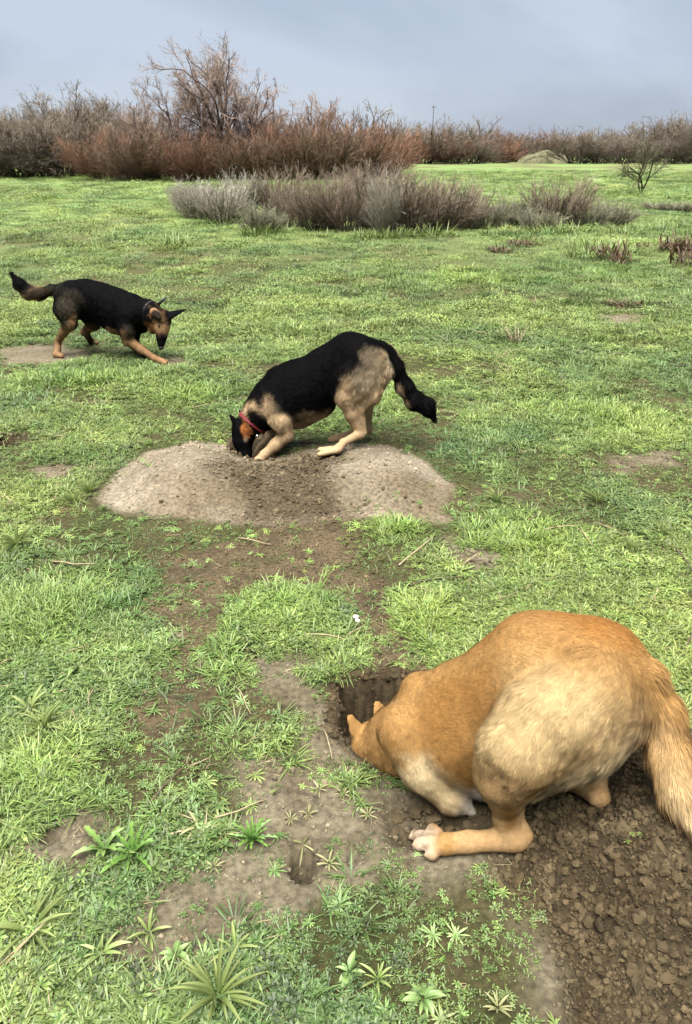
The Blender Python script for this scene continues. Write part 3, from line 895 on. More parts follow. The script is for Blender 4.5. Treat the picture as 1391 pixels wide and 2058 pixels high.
def tube(pts, rad, n=6):
    pts = [np.asarray(p, float) for p in pts]
    V = []; F = []
    for i, p in enumerate(pts):
        t = pts[min(i + 1, len(pts) - 1)] - pts[max(i - 1, 0)]
        t = t / (np.linalg.norm(t) + 1e-9)
        u = np.cross(t, (0.13, 0.31, 0.94)); u /= np.linalg.norm(u); w = np.cross(t, u)
        for j in range(n):
            a = 2 * math.pi * j / n
            V.append(p + (u * math.cos(a) + w * math.sin(a)) * rad[i])
    for i in range(len(pts) - 1):
        for j in range(n):
            F.append((i * n + j, i * n + (j + 1) % n, (i + 1) * n + (j + 1) % n, (i + 1) * n + j))
    V.append(pts[0]); V.append(pts[-1])
    c0, c1 = len(V) - 2, len(V) - 1
    e = len(pts) - 1
    T = [(c0, (j + 1) % n, j) for j in range(n)] + [(c1, e * n + j, e * n + (j + 1) % n) for j in range(n)]
    return np.array(V), [np.array(F), np.array(T)]

tan_dog()
print("dog1", round(time.time() - T0, 1))
collared_dog()
pawing_dog()
print("dogs", round(time.time() - T0, 1))

# ------------------------------------------------------------------ scattered ground cover (uncountable): points carrying small plants
PROTO = bpy.data.collections.new("ground_cover_kinds")

def strip(base, d, up, L, w, n=3, curl=0.6, prof=(0.6, 1.0, 0.8, 0.0), c0=None, c1=None, fold=0.0):
    """one leaf blade: n cross rows along a bending midline"""
    V = []; C = []
    side = np.cross(d, up); side /= np.linalg.norm(side) + 1e-9
    p = np.array(base, float); dr = np.array(d, float)
    st = L / n
    for i in range(n + 1):
        t = i / n
        ww = w * np.interp(t, np.linspace(0, 1, len(prof)), prof) * 0.5
        nrm = np.cross(side, dr)
        if i < n:
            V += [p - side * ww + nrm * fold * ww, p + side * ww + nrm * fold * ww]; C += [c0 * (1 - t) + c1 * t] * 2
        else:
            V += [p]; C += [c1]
        dr = dr + np.array((0, 0, -curl / n)); dr /= np.linalg.norm(dr)
        p = p + dr * st
    Q = [(2 * i, 2 * i + 1, 2 * i + 3, 2 * i + 2) for i in range(n - 1)]
    T = [(2 * n - 2, 2 * n - 1, 2 * n)]
    return V, C, Q, T

class Bunch:
    def __init__(s): s.V = []; s.C = []; s.Q = []; s.T = []
    def add(s, V, C, Q, T):
        o = len(s.V); s.V += list(V); s.C += list(C)
        s.Q += [tuple(i + o for i in q) for q in Q]; s.T += [tuple(i + o for i in t) for t in T]
    def mesh(s, name, mat=None):
        return new_mesh(name, np.array(s.V), [f for f in (np.array(s.Q), np.array(s.T)) if len(f)], mat or M_LEAF, np.array(s.C))

G_GRASS = np.array(alb(124, 164, 60)); G_GRASS_B = np.array(alb(88, 124, 42)); G_TIP = np.array(alb(190, 210, 122))  # blade bases darkened to paint shaded gaps, tips paled as highlights
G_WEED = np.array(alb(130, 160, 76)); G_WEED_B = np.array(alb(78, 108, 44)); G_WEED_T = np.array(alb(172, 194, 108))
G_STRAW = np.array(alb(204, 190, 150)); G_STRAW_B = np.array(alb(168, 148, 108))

def kind(name, bunch):
    o = bpy.data.objects.new(name, bunch.mesh(name)); PROTO.objects.link(o)

def rdir(a, el):
    return np.array((math.cos(a) * math.cos(el), math.sin(a) * math.cos(el), math.sin(el)))

UP = np.array((0, 0, 1.0))
R = random.Random(3)
NK = []
def reg(lst, n0):
    pass
# 0-3 grass tufts (10 cm across)
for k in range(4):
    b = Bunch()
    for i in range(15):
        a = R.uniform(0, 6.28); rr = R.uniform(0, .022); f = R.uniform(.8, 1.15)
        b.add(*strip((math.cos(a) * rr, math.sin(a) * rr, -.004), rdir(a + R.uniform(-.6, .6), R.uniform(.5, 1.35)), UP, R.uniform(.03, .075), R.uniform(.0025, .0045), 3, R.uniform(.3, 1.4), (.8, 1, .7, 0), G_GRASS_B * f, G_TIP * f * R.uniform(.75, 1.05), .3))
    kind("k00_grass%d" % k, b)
# 4-6 low broad-leaved weeds: several little rosettes side by side
for k in range(3):
    b = Bunch()
    for m_ in range(5):
        a0 = R.uniform(0, 6.28); rr = R.uniform(.0, .048); cx, cy, cz = math.cos(a0) * rr, math.sin(a0) * rr, R.uniform(.001, .012)
        f0 = R.uniform(.75, 1.2); n = R.randint(6, 8); sz = R.uniform(.7, 1.25)
        for i in range(n):
            a = 6.28 * i / n + R.uniform(-.3, .3); f = f0 * R.uniform(.85, 1.15)
            b.add(*strip((cx, cy, cz), rdir(a, R.uniform(.15, .85)), UP, sz * R.uniform(.012, .022), sz * R.uniform(.0042, .0062), 3, R.uniform(.3, 1.1), (.22, .65, 1, 0), G_WEED_B * f, G_WEED_T * f * R.uniform(.75, 1), .35))
    kind("k01_weed%d" % k, b)
# 7-8 small thin-leaved stars
for k in range(2):
    b = Bunch()
    n = R.randint(9, 13)
    for i in range(n):
        a = 6.28 * i / n + R.uniform(-.25, .25); f = R.uniform(.85, 1.15)
        b.add(*strip((0, 0, .004), rdir(a, R.uniform(.1, .6)), UP, R.uniform(.025, .05), R.uniform(.004, .007), 3, R.uniform(.3, .9), (.5, .9, 1, 0), G_WEED * f, G_TIP * f, .3))
    kind("k02_star%d" % k, b)
# 9 fine seedling mat
for k in range(2):
    b = Bunch()
    for i in range(46):
        a = R.uniform(0, 6.28); rr = .06 * math.sqrt(R.random()); f = R.uniform(.7, 1.2)
        b.add(*strip((math.cos(a) * rr, math.sin(a) * rr, 0), rdir(R.uniform(0, 6.28), R.uniform(.3, 1.2)), UP, R.uniform(.007, .020), R.uniform(.002, .0042), 2, .4, (.6, 1, 0), G_WEED_B * f, G_WEED_T * f))
    kind("k03_mat%d" % k, b)
# 11-12 dry straws
for k in range(2):
    b = Bunch()
    for i in range(2 + k):
        a = R.uniform(0, 6.28)
        b.add(*strip((R.uniform(-.02, .02), R.uniform(-.02, .02), .006), rdir(a, R.uniform(-.02, .25)), UP, R.uniform(.04, .10), R.uniform(.0018, .003), 3, R.uniform(.0, .3), (1, 1, .8, 0), G_STRAW_B, G_STRAW))
    kind("k04_straw%d" % k, b)
# 13-15 larger patches for the middle distance (0.5 m)
for k in range(3):
    b = Bunch()
    for i in range(230):
        a = R.uniform(0, 6.28); rr = .30 * math.sqrt(R.random()); f = R.uniform(.75, 1.15)
        x, y = math.cos(a) * rr, math.sin(a) * rr
        if R.random() < .6:
            b.add(*strip((x, y, -.01), rdir(R.uniform(0, 6.28), R.uniform(.3, 1.3)), UP, R.uniform(.03, .10) * (1.1 - rr * 1.5), R.uniform(.006, .011), 2, R.uniform(.3, 1.2), (.9, .9, 0), G_GRASS_B * f, G_TIP * f * R.uniform(.7, 1)))
        else:
            b.add(*strip((x, y, R.uniform(0, .02)), rdir(R.uniform(0, 6.28), R.uniform(0, .6)), UP, R.uniform(.025, .05), R.uniform(.012, .02), 2, .5, (.5, 1, 0), G_WEED_B * f, G_WEED_T * f))
    kind("k05_patch%d" % k, b)
# 16-17 tall mid-distance grass
for k in range(2):
    b = Bunch()
    for i in range(90):
        a = R.uniform(0, 6.28); rr = .16 * math.sqrt(R.random()); f = R.uniform(.8, 1.15)
        b.add(*strip((math.cos(a) * rr, math.sin(a) * rr, -.01), rdir(a + R.uniform(-1, 1), R.uniform(.6, 1.4)), UP, R.uniform(.10, .22), R.uniform(.006, .010), 3, R.uniform(.4, 1.2), (.8, 1, .7, 0), G_GRASS_B * f, G_TIP * f * R.uniform(.8, 1)))
    kind("k06_tall%d" % k, b)

def crumb_mesh(seed, r=1.0):
    q = np.random.default_rng(seed)
    V, F = ellipsoid((0, 0, 0), (1, .85, .7), 7, 5)
    n = noise3(V * 1.0 + seed * 3.1, .9, seed) + .5 * noise3(V + seed, .45, seed + 1)
    V = np.sign(V) * np.abs(V) ** .85 * (1 + .95 * n)[:, None] * r
    sh = (1 + .5 * noise3(V / r, .6, seed + 3))[:, None]
    return V, F, sh

CRUMBS = bpy.data.collections.new("crumb_kinds")
M_CRUMB, N_, L_ = mat_new("soil_crumbs")
_o = N_.new("ShaderNodeOutputMaterial"); _b = N_.new("ShaderNodeBsdfPrincipled"); _b.inputs["Roughness"].default_value = .95; _b.inputs["Specular IOR Level"].default_value = .1
_a = N_.new("ShaderNodeAttribute"); _a.attribute_type = 'INSTANCER'; _a.attribute_name = "tint"
_t = N_.new("ShaderNodeTexCoord"); _n = N_.new("ShaderNodeTexNoise"); _n.inputs["Scale"].default_value = 3.0; _n.inputs["Detail"].default_value = 5
_m = N_.new("ShaderNodeMapRange"); _m.inputs["From Min"].default_value = .3; _m.inputs["From Max"].default_value = .7; _m.inputs["To Min"].default_value = .7; _m.inputs["To Max"].default_value = 1.3
_v = N_.new("ShaderNodeVectorMath"); _v.operation = 'SCALE'
L_.new(_t.outputs["Object"], _n.inputs["Vector"]); L_.new(_n.outputs["Fac"], _m.inputs["Value"]); L_.new(_a.outputs["Color"], _v.inputs[0]); L_.new(_m.outputs[0], _v.inputs["Scale"])
L_.new(_v.outputs[0], _b.inputs["Base Color"]); L_.new(_b.outputs[0], _o.inputs["Surface"])
for k in range(5):
    V, F, sh = crumb_mesh(200 + k)
    o = bpy.data.objects.new("crumb%d" % k, new_mesh("crumb", V, F, M_CRUMB)); CRUMBS.objects.link(o)

def scatter(name, P, rot, scl, idx, tint, coll, label, cat):
    me = bpy.data.meshes.new(name)
    me.vertices.add(len(P)); me.vertices.foreach_set("co", np.asarray(P, np.float32).ravel())
    for nm, ty, arr, f in (("rot", 'FLOAT_VECTOR', rot, "vector"), ("scl", 'FLOAT_VECTOR', scl, "vector"), ("kidx", 'INT', idx, "value")):
        a = me.attributes.new(nm, ty, 'POINT'); a.data.foreach_set(f, np.asarray(arr, np.float32 if ty != 'INT' else np.int32).ravel())
    a = me.attributes.new("tint", 'FLOAT_COLOR', 'POINT')
    c = np.ones((len(P), 4), np.float32); c[:, :3] = tint; a.data.foreach_set("color", c.ravel())
    o = link(name, me)
    g = bpy.data.node_groups.new(name, 'GeometryNodeTree')
    g.interface.new_socket("Geometry", in_out='INPUT', socket_type='NodeSocketGeometry')
    g.interface.new_socket("Geometry", in_out='OUTPUT', socket_type='NodeSocketGeometry')
    N, L = g.nodes, g.links
    i = N.new("NodeGroupInput"); ou = N.new("NodeGroupOutput")
    ci = N.new("GeometryNodeCollectionInfo"); ci.inputs[0].default_value = coll
    ci.inputs["Separate Children"].default_value = True; ci.inputs["Reset Children"].default_value = True
    ip = N.new("GeometryNodeInstanceOnPoints"); ip.inputs["Pick Instance"].default_value = True
    def na(nm, ty):
        n = N.new("GeometryNodeInputNamedAttribute"); n.data_type = ty; n.inputs[0].default_value = nm
        return n.outputs[0]
    er = N.new("FunctionNodeEulerToRotation")
    L.new(na("rot", 'FLOAT_VECTOR'), er.inputs[0])
    L.new(i.outputs[0], ip.inputs["Points"]); L.new(ci.outputs[0], ip.inputs["Instance"])
    L.new(na("kidx", 'INT'), ip.inputs["Instance Index"]); L.new(er.outputs[0], ip.inputs["Rotation"]); L.new(na("scl", 'FLOAT_VECTOR'), ip.inputs["Scale"])
    L.new(ip.outputs[0], ou.inputs[0])
    m = o.modifiers.new("scatter", 'NODES'); m.node_group = g
    tag(o, label, cat, kind="stuff")
    return o

def tilt(x, y):
    e = .03
    zx = (terrain(x + e, y) - terrain(x - e, y)) / (2 * e); zy = (terrain(x, y + e) - terrain(x, y - e)) / (2 * e)
    return np.arctan(zx), np.arctan(zy)

def wedge(y0, y1, dens, q, spread=0.62, pad=0.35):
    """random points on the field from y0 to y1 metres, as wide as one could see, and some more"""
    w1 = y1 * spread + pad
    n = int(dens * (y1 - y0) * 2 * w1)
    y = q.uniform(y0, y1, n); x = q.uniform(-w1, w1, n)
    k = np.abs(x) < y * spread + pad
    return x[k], y[k]

BRIGHT = [(flat(px, py)[0], flat(px, py)[1], rx, ry) for (px, py, rx, ry) in (
    (1060, 1080, .22, .22), (560, 1220, .20, .16), (120, 1230, .2, .25), (860, 1240, .12, .16), (640, 1190, .12, .1), (150, 760, .45, .30), (40, 1560, .12, .12),
    (420, 1310, .1, .1), (950, 560, 1.2, .8), (720, 430, .8, .6), (1200, 545, .8, .9), (1180, 830, .4, .4), (240, 1230, .1, .1), (700, 800, .4, .3), (410, 790, .3, .25), (800, 1060, .1, .1))]
def lush(x, y):
    v = np.zeros(len(x))
    for cx, cy, rx, ry in BRIGHT:
        v = np.maximum(v, np.exp(-(((x - cx) / rx) ** 2 + ((y - cy) / ry) ** 2)))
    return v

def cover(x, y):
    mo, fr, tr, ba = masks(x, y)
    c = np.clip(.47 + 1.6 * fbm2(x, y, .50, 131, 4), 0.15, 1)
    c = np.where(np.hypot(x, y) > 6, np.clip(c + .15, 0, 1), c)
    lu = lush(x, y)
    c = np.clip(c + lu * .6, 0, 1)
    bp = (1 - .965 * ba) * (1 - .985 * mo) * (1 - .995 * fr) * (1 - .86 * tr)
    for (cx, cy, rx, ry, dep, ed) in HOLES:
        bp = bp * ss(1.0, 1.6, np.hypot((x - cx) / rx, (y - cy) / ry))
    bp = bp * ss(.0, .035, sdpoly(x, y, PIT)) * ss(-.02, .03, sdpoly(x, y, UNDER))
    return c * bp, lu, np.maximum.reduce([ba, mo, fr, tr])

# animals' bodies keep the plants off where they stand
FEET = [(on(px, py, 0), r) for (px, py, r) in ((1035, 1704, .045), (935, 1712, .04), (890, 1716, .045), (848, 1705, .04), (655, 916, .05), (690, 895, .05))]
def clear_feet(x, y):
    k = np.ones(len(x), bool)
    for p, r in FEET:
        k &= np.hypot(x - p[0], y - p[1]) > r
    return k

def make_cover():
    q = np.random.default_rng(5)
    Ps = []; Rs = []; Ss = []; Is = []; Ts = []
    def put(x, y, idx, s, tint, flatten=None, sink=0.0):
        z = terrain(x, y) - sink
        ax, ay = tilt(x, y)
        n = len(x)
        Ps.append(np.stack([x, y, z], 1)); Is.append(idx)
        Rs.append(np.stack([np.clip(ay, -.6, .6) + q.normal(0, .12, n), np.clip(-ax, -.6, .6) + q.normal(0, .12, n), q.uniform(0, 6.28, n)], 1))
        Ss.append(np.stack([s, s, s * (flatten if flatten is not None else 1)], 1)); Ts.append(tint)
    def tints(x, y, lu, base=1.0):
        a = fbm2(x, y, .8, 141, 3)[:, None]; b = fbm2(x, y, .25, 151, 2)[:, None]
        t = np.ones((len(x), 3)) * base
        t = t * (1 + .85 * a * np.array((.72, .5, .32)) + .5 * b * np.array((.8, .65, .6)))
        t = t * (1 + q.normal(0, .24, (len(x), 1))) * (1 + q.normal(0, .05, (len(x), 3)))
        t = t * (1 + lu[:, None] * np.array((.0, .09, -.12)))
        return np.clip(t, .3, 2.2)
    # near field
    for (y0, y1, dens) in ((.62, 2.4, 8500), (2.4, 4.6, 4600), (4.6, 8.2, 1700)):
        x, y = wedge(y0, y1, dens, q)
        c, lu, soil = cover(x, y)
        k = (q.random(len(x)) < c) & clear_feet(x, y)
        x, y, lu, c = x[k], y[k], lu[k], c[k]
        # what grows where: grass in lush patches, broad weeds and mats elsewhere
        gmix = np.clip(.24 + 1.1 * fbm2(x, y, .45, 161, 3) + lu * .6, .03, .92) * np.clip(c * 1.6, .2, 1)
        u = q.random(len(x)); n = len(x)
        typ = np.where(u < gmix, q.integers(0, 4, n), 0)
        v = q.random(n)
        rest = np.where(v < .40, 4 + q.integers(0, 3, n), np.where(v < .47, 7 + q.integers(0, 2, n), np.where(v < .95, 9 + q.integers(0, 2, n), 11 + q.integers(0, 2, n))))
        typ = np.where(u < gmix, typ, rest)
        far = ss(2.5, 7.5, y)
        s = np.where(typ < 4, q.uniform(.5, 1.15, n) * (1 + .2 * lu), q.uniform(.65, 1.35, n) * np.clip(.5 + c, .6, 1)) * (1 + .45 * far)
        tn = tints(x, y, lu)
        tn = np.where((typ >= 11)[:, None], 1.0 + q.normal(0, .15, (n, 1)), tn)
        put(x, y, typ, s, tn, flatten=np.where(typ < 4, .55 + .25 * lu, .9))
    # seedlings on the open soil
    x, y = wedge(.62, 4.6, 600, q)
    mo, fr, tr, ba = masks(x, y)
    k = (q.random(len(x)) < np.clip(ba * .16 + tr * .30 + mo * .015, 0, .5)) & (fr < .2) & clear_feet(x, y)
    x, y = x[k], y[k]; n = len(x)
    put(x, y, np.where(q.random(n) < .6, 7 + q.integers(0, 2, n), np.where(q.random(n) < .5, 4 + q.integers(0, 3, n), 11 + q.integers(0, 2, n))), q.uniform(.25, .8, n), tints(x, y, np.zeros(n)))
    # middle distance
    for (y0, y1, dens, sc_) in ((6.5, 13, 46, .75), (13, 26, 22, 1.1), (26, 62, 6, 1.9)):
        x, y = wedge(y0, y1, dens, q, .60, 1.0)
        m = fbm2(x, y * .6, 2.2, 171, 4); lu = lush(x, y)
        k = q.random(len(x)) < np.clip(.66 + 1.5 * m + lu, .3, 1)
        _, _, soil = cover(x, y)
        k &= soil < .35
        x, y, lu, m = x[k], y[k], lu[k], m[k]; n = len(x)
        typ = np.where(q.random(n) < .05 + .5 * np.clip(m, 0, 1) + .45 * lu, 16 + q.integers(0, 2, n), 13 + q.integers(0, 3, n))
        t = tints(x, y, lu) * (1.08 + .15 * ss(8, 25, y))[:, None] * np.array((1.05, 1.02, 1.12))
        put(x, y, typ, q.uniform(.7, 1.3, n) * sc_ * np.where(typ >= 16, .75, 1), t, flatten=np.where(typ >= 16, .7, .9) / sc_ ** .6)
    P = np.concatenate(Ps)
    print("cover points", len(P))
    scatter("grass", P, np.concatenate(Rs), np.concatenate(Ss), np.concatenate(Is), np.concatenate(Ts), PROTO, "low green grass and small weeds covering the field", "grass")

def make_crumbs():
    q = np.random.default_rng(6)
    x, y = wedge(.55, 4.4, 30000, q, .50, .75)
    mo, fr, tr, ba = masks(x, y)
    r = q.random(len(x))
    hp = sdpoly(x, y, HEAP) < .02
    k = r < np.where(hp, .95 * fr, np.clip(fr * .26 + tr * .26 + mo * .06 + ba * .10, 0, 1))
    pitd = sdpoly(x, y, PIT)
    x, y, mo, fr, tr = x[k], y[k], mo[k], fr[k], tr[k]; n = len(x)
    s = .0016 + .0040 * q.random(n) ** 2.6 + .009 * q.random(n) ** 12
    s = s * (1 + .3 * ss(2.2, 4, y)) * np.where(fr < .4, .75, 1)
    z = terrain(x, y) + s * .25
    col = soil_colour(x, y) * np.where(fr > .3, 1.10, 1.03)[:, None] * (1 + q.normal(0, .24, (n, 1)))
    scatter("dirt_crumbs", np.stack([x, y, z], 1), q.uniform(0, 6.28, (n, 3)), s[:, None] * q.uniform(.7, 1.2, (n, 3)), q.integers(0, 5, n), np.clip(col, .004, .5), CRUMBS, "loose crumbs of dug soil strewn over the bare earth", "soil crumbs")
    print("crumbs", n)

make_cover()
make_crumbs()
print("cover", round(time.time() - T0, 1))

# ------------------------------------------------------------------ single plants with leaves one can pick out
LEAF_ME = {}
def leaf_mesh(style, var):
    key = (style, var)
    if key in LEAF_ME: return LEAF_ME[key]
    r = random.Random(hash(style) % 97 + var)
    r = random.Random(sum(map(ord, style)) + var * 13)
    n = 8
    V = []; C = []; Q = []
    if style == 'strap': prof = [.35, .6, .85, 1, 1, .95, .8, .5, .08]; c0, c1 = np.array(alb(140, 168, 84)), np.array(alb(206, 218, 144)); curl = .5
    elif style == 'star': prof = [.6, .8, .9, 1, 1, .9, .75, .5, .1]; c0, c1 = np.array(alb(176, 180, 120)), np.array(alb(214, 206, 160)); curl = .35
    elif style == 'toothed': prof = [.3, .75, .45, .95, .55, 1, .6, .75, .08]; c0, c1 = np.array(alb(104, 140, 66)), np.array(alb(162, 194, 104)); curl = .9
    elif style == 'feathery': prof = [.2, .9, .25, 1, .3, .9, .25, .6, .05]; c0, c1 = np.array(alb(84, 128, 52)), np.array(alb(142, 184, 84)); curl = .7
    else: prof = [.25, .55, .85, 1, 1, .9, .7, .4, .05]; c0, c1 = np.array(alb(112, 150, 76)), np.array(alb(176, 202, 126)); curl = 1.0
    p = np.array((0, 0, 0.0)); ang = .0
    for i in range(n + 1):
        t = i / n
        w = .5 * prof[i]
        a = -curl * t * (0.9 + .3 * var)
        j = .12 * r.uniform(-1, 1)
        col = c0 * (1 - t) + c1 * t
        V += [p + np.array((0, -w, .22 * w)), p + np.array((0, 0, 0)), p + np.array((0, w, .22 * w + .05 * j))]
        C += [col, col * 1.18, col]
        p = p + np.array((math.cos(a) / n, j * .25, math.sin(a) / n))
    for i in range(n):
        for s in (0, 1):
            Q.append((3 * i + s, 3 * i + s + 1, 3 * i + s + 4, 3 * i + s + 3))
    LEAF_ME[key] = new_mesh("leaf", np.array(V), np.array(Q), M_LEAF1, np.array(C))
    return LEAF_ME[key]

def plant(px, py, style, n, L, wr, el, label, name, seed, group=None, el_j=.25, fan=None):
    r = random.Random(seed)
    g = ground(px, py)
    root = empty(name, (g[0], g[1], g[2] - .003), r.uniform(0, 6.28) if fan is None else 0)
    tag(root, label, "weed", group)
    for i in range(n):
        a = (6.283 * i / n + r.uniform(-.35, .35)) if fan is None else fan[0] + (fan[1] - fan[0]) * i / max(1, n - 1) + r.uniform(-.12, .12)
        o = link("leaf", leaf_mesh(style, r.randint(0, 2)), root)
        l = L * r.uniform(.7, 1.15)
        o.scale = (l, l * wr * r.uniform(.8, 1.25), l * r.uniform(.8, 1.1))
        o.rotation_euler = (r.uniform(-.25, .25), -(el + r.uniform(-el_j, el_j)), a)
        o.location = (.004 * math.cos(a), .004 * math.sin(a), .004 + .002 * (i % 3))

plant(62, 1880, 'strap', 18, .085, .085, .38, "pale green rosette of long narrow leaves lying nearly flat on bare soil", "rosette_weed", 1)
plant(400, 1668, 'star', 13, .042, .15, .20, "small pale star-shaped rosette with thin stiff leaves beside the dry stalk", "rosette_weed", 2)
plant(438, 2010, 'strap', 22, .090, .075, .7, "large clump of upright pale strap leaves, tallest weed on the field", "strap_leaf_weed", 3, el_j=.4)
plant(212, 1712, 'toothed', 10, .07, .20, .85, "dark green weed with broad saw-toothed upright leaves", "thistle_weed", 4, el_j=.4)
plant(268, 1722, 'feathery', 14, .075, .20, .75, "bright green feathery weed growing against the saw-toothed one", "feathery_weed", 5, el_j=.45)
plant(508, 1690, 'feathery', 18, .055, .22, .85, "dense dark green feathery tuft on bare soil above the round hole", "feathery_weed", 6, el_j=.5)
plant(60, 1595, 'strap', 5, .07, .2, .3, "weed with a few pale wide leaves spread among tall grass", "rosette_weed", 7)
plant(35, 1098, 'strap', 20, .105, .075, .85, "tall clump of pale pointed leaves in the grass left of the mound", "strap_leaf_weed", 8, el_j=.4)
plant(88, 1468, 'strap', 16, .085, .085, .8, "yellow-green clump of pointed upright leaves in short grass", "strap_leaf_weed", 9, el_j=.4)
plant(60, 1432, 'strap', 9, .075, .14, .7, "small light clump of pointed leaves next to a larger yellow-green one", "strap_leaf_weed", 10, el_j=.4)
plant(205, 1920, 'strap', 8, .05, .16, .6, "small dry pale rosette with thin upcurved leaves beside bare soil", "rosette_weed", 11)
plant(352, 1922, 'broad', 10, .038, .32, .6, "tight little green rosette alone on the bare soil", "rosette_weed", 12)
plant(472, 1912, 'strap', 6, .05, .12, .5, "sprawling weed of five pale narrow leaves between two green patches", "strap_leaf_weed", 13)
plant(662, 1738, 'star', 8, .034, .16, .4, "pale star-shaped weed rooted on the rim of the round hole", "rosette_weed", 14)
plant(608, 1700, 'star', 4, .06, .10, -.15, "thin grass-like leaves hanging down into the round hole", "grass_sprig", 15)
plant(702, 1958, 'broad', 9, .034, .30, .6, "leafy rosette with wide grey-green leaves among low weeds", "rosette_weed", 16)
plant(300, 1880, 'strap', 9, .042, .13, .5, "yellowish rosette of narrow leaves at the edge of the bare soil", "rosette_weed", 17)
plant(160, 1345, 'broad', 2, .09, .26, .55, "single broad pale leaf standing out of the short grass", "broad_leaf_weed", 18)
plant(850, 2010, 'broad', 11, .042, .26, .5, "wide-leaved green rosette low in the weeds below the tan dog", "rosette_weed", 19)
plant(1000, 2030, 'star', 10, .032, .16, .6, "thin pale weed at the edge of the fresh soil heap", "rosette_weed", 20)
plant(760, 1972, 'strap', 9, .038, .14, .5, "light green rosette with blunt leaves among darker weeds", "rosette_weed", 21)
for i, (px, py) in enumerate(((640, 1590), (585, 1650), (690, 1600), (430, 1745), (620, 1640), (740, 1640))):
    plant(px, py, 'star', 9, .022, .16, .45, "tiny pale star-shaped seedling scattered on bare soil in front of the digging tan dog", "seedling", 40 + i, group="star-shaped seedlings on the bare soil")
for i, (px, py) in enumerate(((1270, 1105), (1330, 1075), (1060, 780), (1200, 1010), (990, 760), (180, 990), (150, 1010), (1000, 1010))):
    plant(px, py, 'strap', 14, .075, .08, .8, "clump of light green pointed leaves in the turf around the pale mound", "strap_leaf_weed", 60 + i, group="pointed-leaf clumps in the turf around the mound", el_j=.4)

# dried tuft standing in the grass
def dry_tuft(px, py, h, n, label, seed, group=None, w=.004, cols=(G_STRAW_B, G_STRAW), name="dry_grass_tuft", spread=.06):
    r = random.Random(seed); b = Bunch(); g = ground(px, py)
    for i in range(n):
        a = r.uniform(0, 6.28); rr = r.uniform(0, spread)
        b.add(*strip((math.cos(a) * rr, math.sin(a) * rr, -.01), rdir(a + r.uniform(-.5, .5), r.uniform(.7, 1.45)), UP, h * r.uniform(.5, 1.1), w, 4, r.uniform(.1, .8), (.8, 1, 1, .7, 0), cols[0], cols[1]))
    o = link(name, b.mesh(name, M_LEAF1), None, g)
    tag(o, label, "dry grass", group)
dry_tuft(1038, 690, .20, 34, "pale dead grass tuft standing alone in the green field", 5, w=.006)

# dry stalks and twigs lying about
M_STALK = mat_plain("dry_stalk", alb(196, 178, 140), .8, .2, 60)
M_STICK = mat_plain("grey_stick", alb(120, 106, 86), .85, .2, 60)
def stalk(pts, r0, label, m=M_STALK, name="dry_stalk", group=None):
    P = [ground(*p) + np.array((0, 0, r0 + .004 + .010 * math.sin(math.pi * i / (len(pts) - 1)))) for i, p in enumerate(pts)]
    Pd = []
    for a, b in zip(P[:-1], P[1:]):
        Pd += [a, a * .5 + b * .5 + np.array((random.uniform(-1, 1), random.uniform(-1, 1), random.uniform(-.3, 1))) * .004]
    Pd.append(P[-1])
    o0 = P[len(P) // 2]
    V, F = tube([p - o0 for p in Pd], list(np.linspace(r0, r0 * .55, len(Pd))), 5)
    o = link(name, new_mesh(name, V, F, m, smooth=True), None, o0)
    tag(o, label, "stalk", group)
stalk([(432, 1650), (480, 1640), (535, 1612)], .0028, "pale bent dry stalk lying beside the star-shaped rosette")
stalk([(802, 1140), (840, 1112), (872, 1080)], .0042, "pale straight straw lying in the grass below the mound's right end")
stalk([(612, 1278), (660, 1285), (700, 1292)], .0030, "straw-coloured stalk lying across the lush grass above the burrow")
stalk([(106, 1132), (150, 1142), (200, 1138)], .0035, "thin whitish twig curving through grass left of the soil trail")
stalk([(0, 1340), (15, 1335), (32, 1326)], .0030, "short whitish stick poking out from the dark bare patch")
stalk([(480, 1085), (510, 1093), (545, 1098)], .0034, "greyish twig lying on the trail just below the mound")
stalk([(300, 1620), (330, 1590), (395, 1520)], .0022, "long dark thin stem arching over bare soil", M_STICK)
stalk([(650, 1470), (660, 1500), (668, 1530)], .0022, "thin pale straw lying left of the tan dog's neck")
stalk([(475, 1385), (490, 1410), (505, 1440)], .0022, "short pale straw in the low weeds below the small burrow opening")
stalk([(1060, 1078), (1110, 1068), (1165, 1060)], .0040, "dry stalk lying over the bright grass patch", M_STALK)
stalk([(1160, 1065), (1180, 1090), (1195, 1110)], .0036, "dry stalk leaning down from the end of another in the bright grass")
stalk([(1345, 1100), (1370, 1125), (1391, 1150)], .0040, "grey twig in the turf right of the bright grass patch", M_STICK)
stalk([(820, 1180), (870, 1172), (960, 1160)], .0030, "broken grey straw across the sparse turf behind the tan dog", M_STICK)
stalk([(945, 1130), (970, 1135), (998, 1150)], .0034, "crooked dark stick on the sparse ground behind the tan dog", M_STICK)
stalk([(1375, 1310), (1391, 1280), (1410, 1250)], .0035, "brown stick leaning in grass behind the tan dog's rump", M_STICK)
stalk([(548, 1600), (575, 1590), (640, 1606)], .0020, "thin brown stem lying on the bare soil", M_STICK)

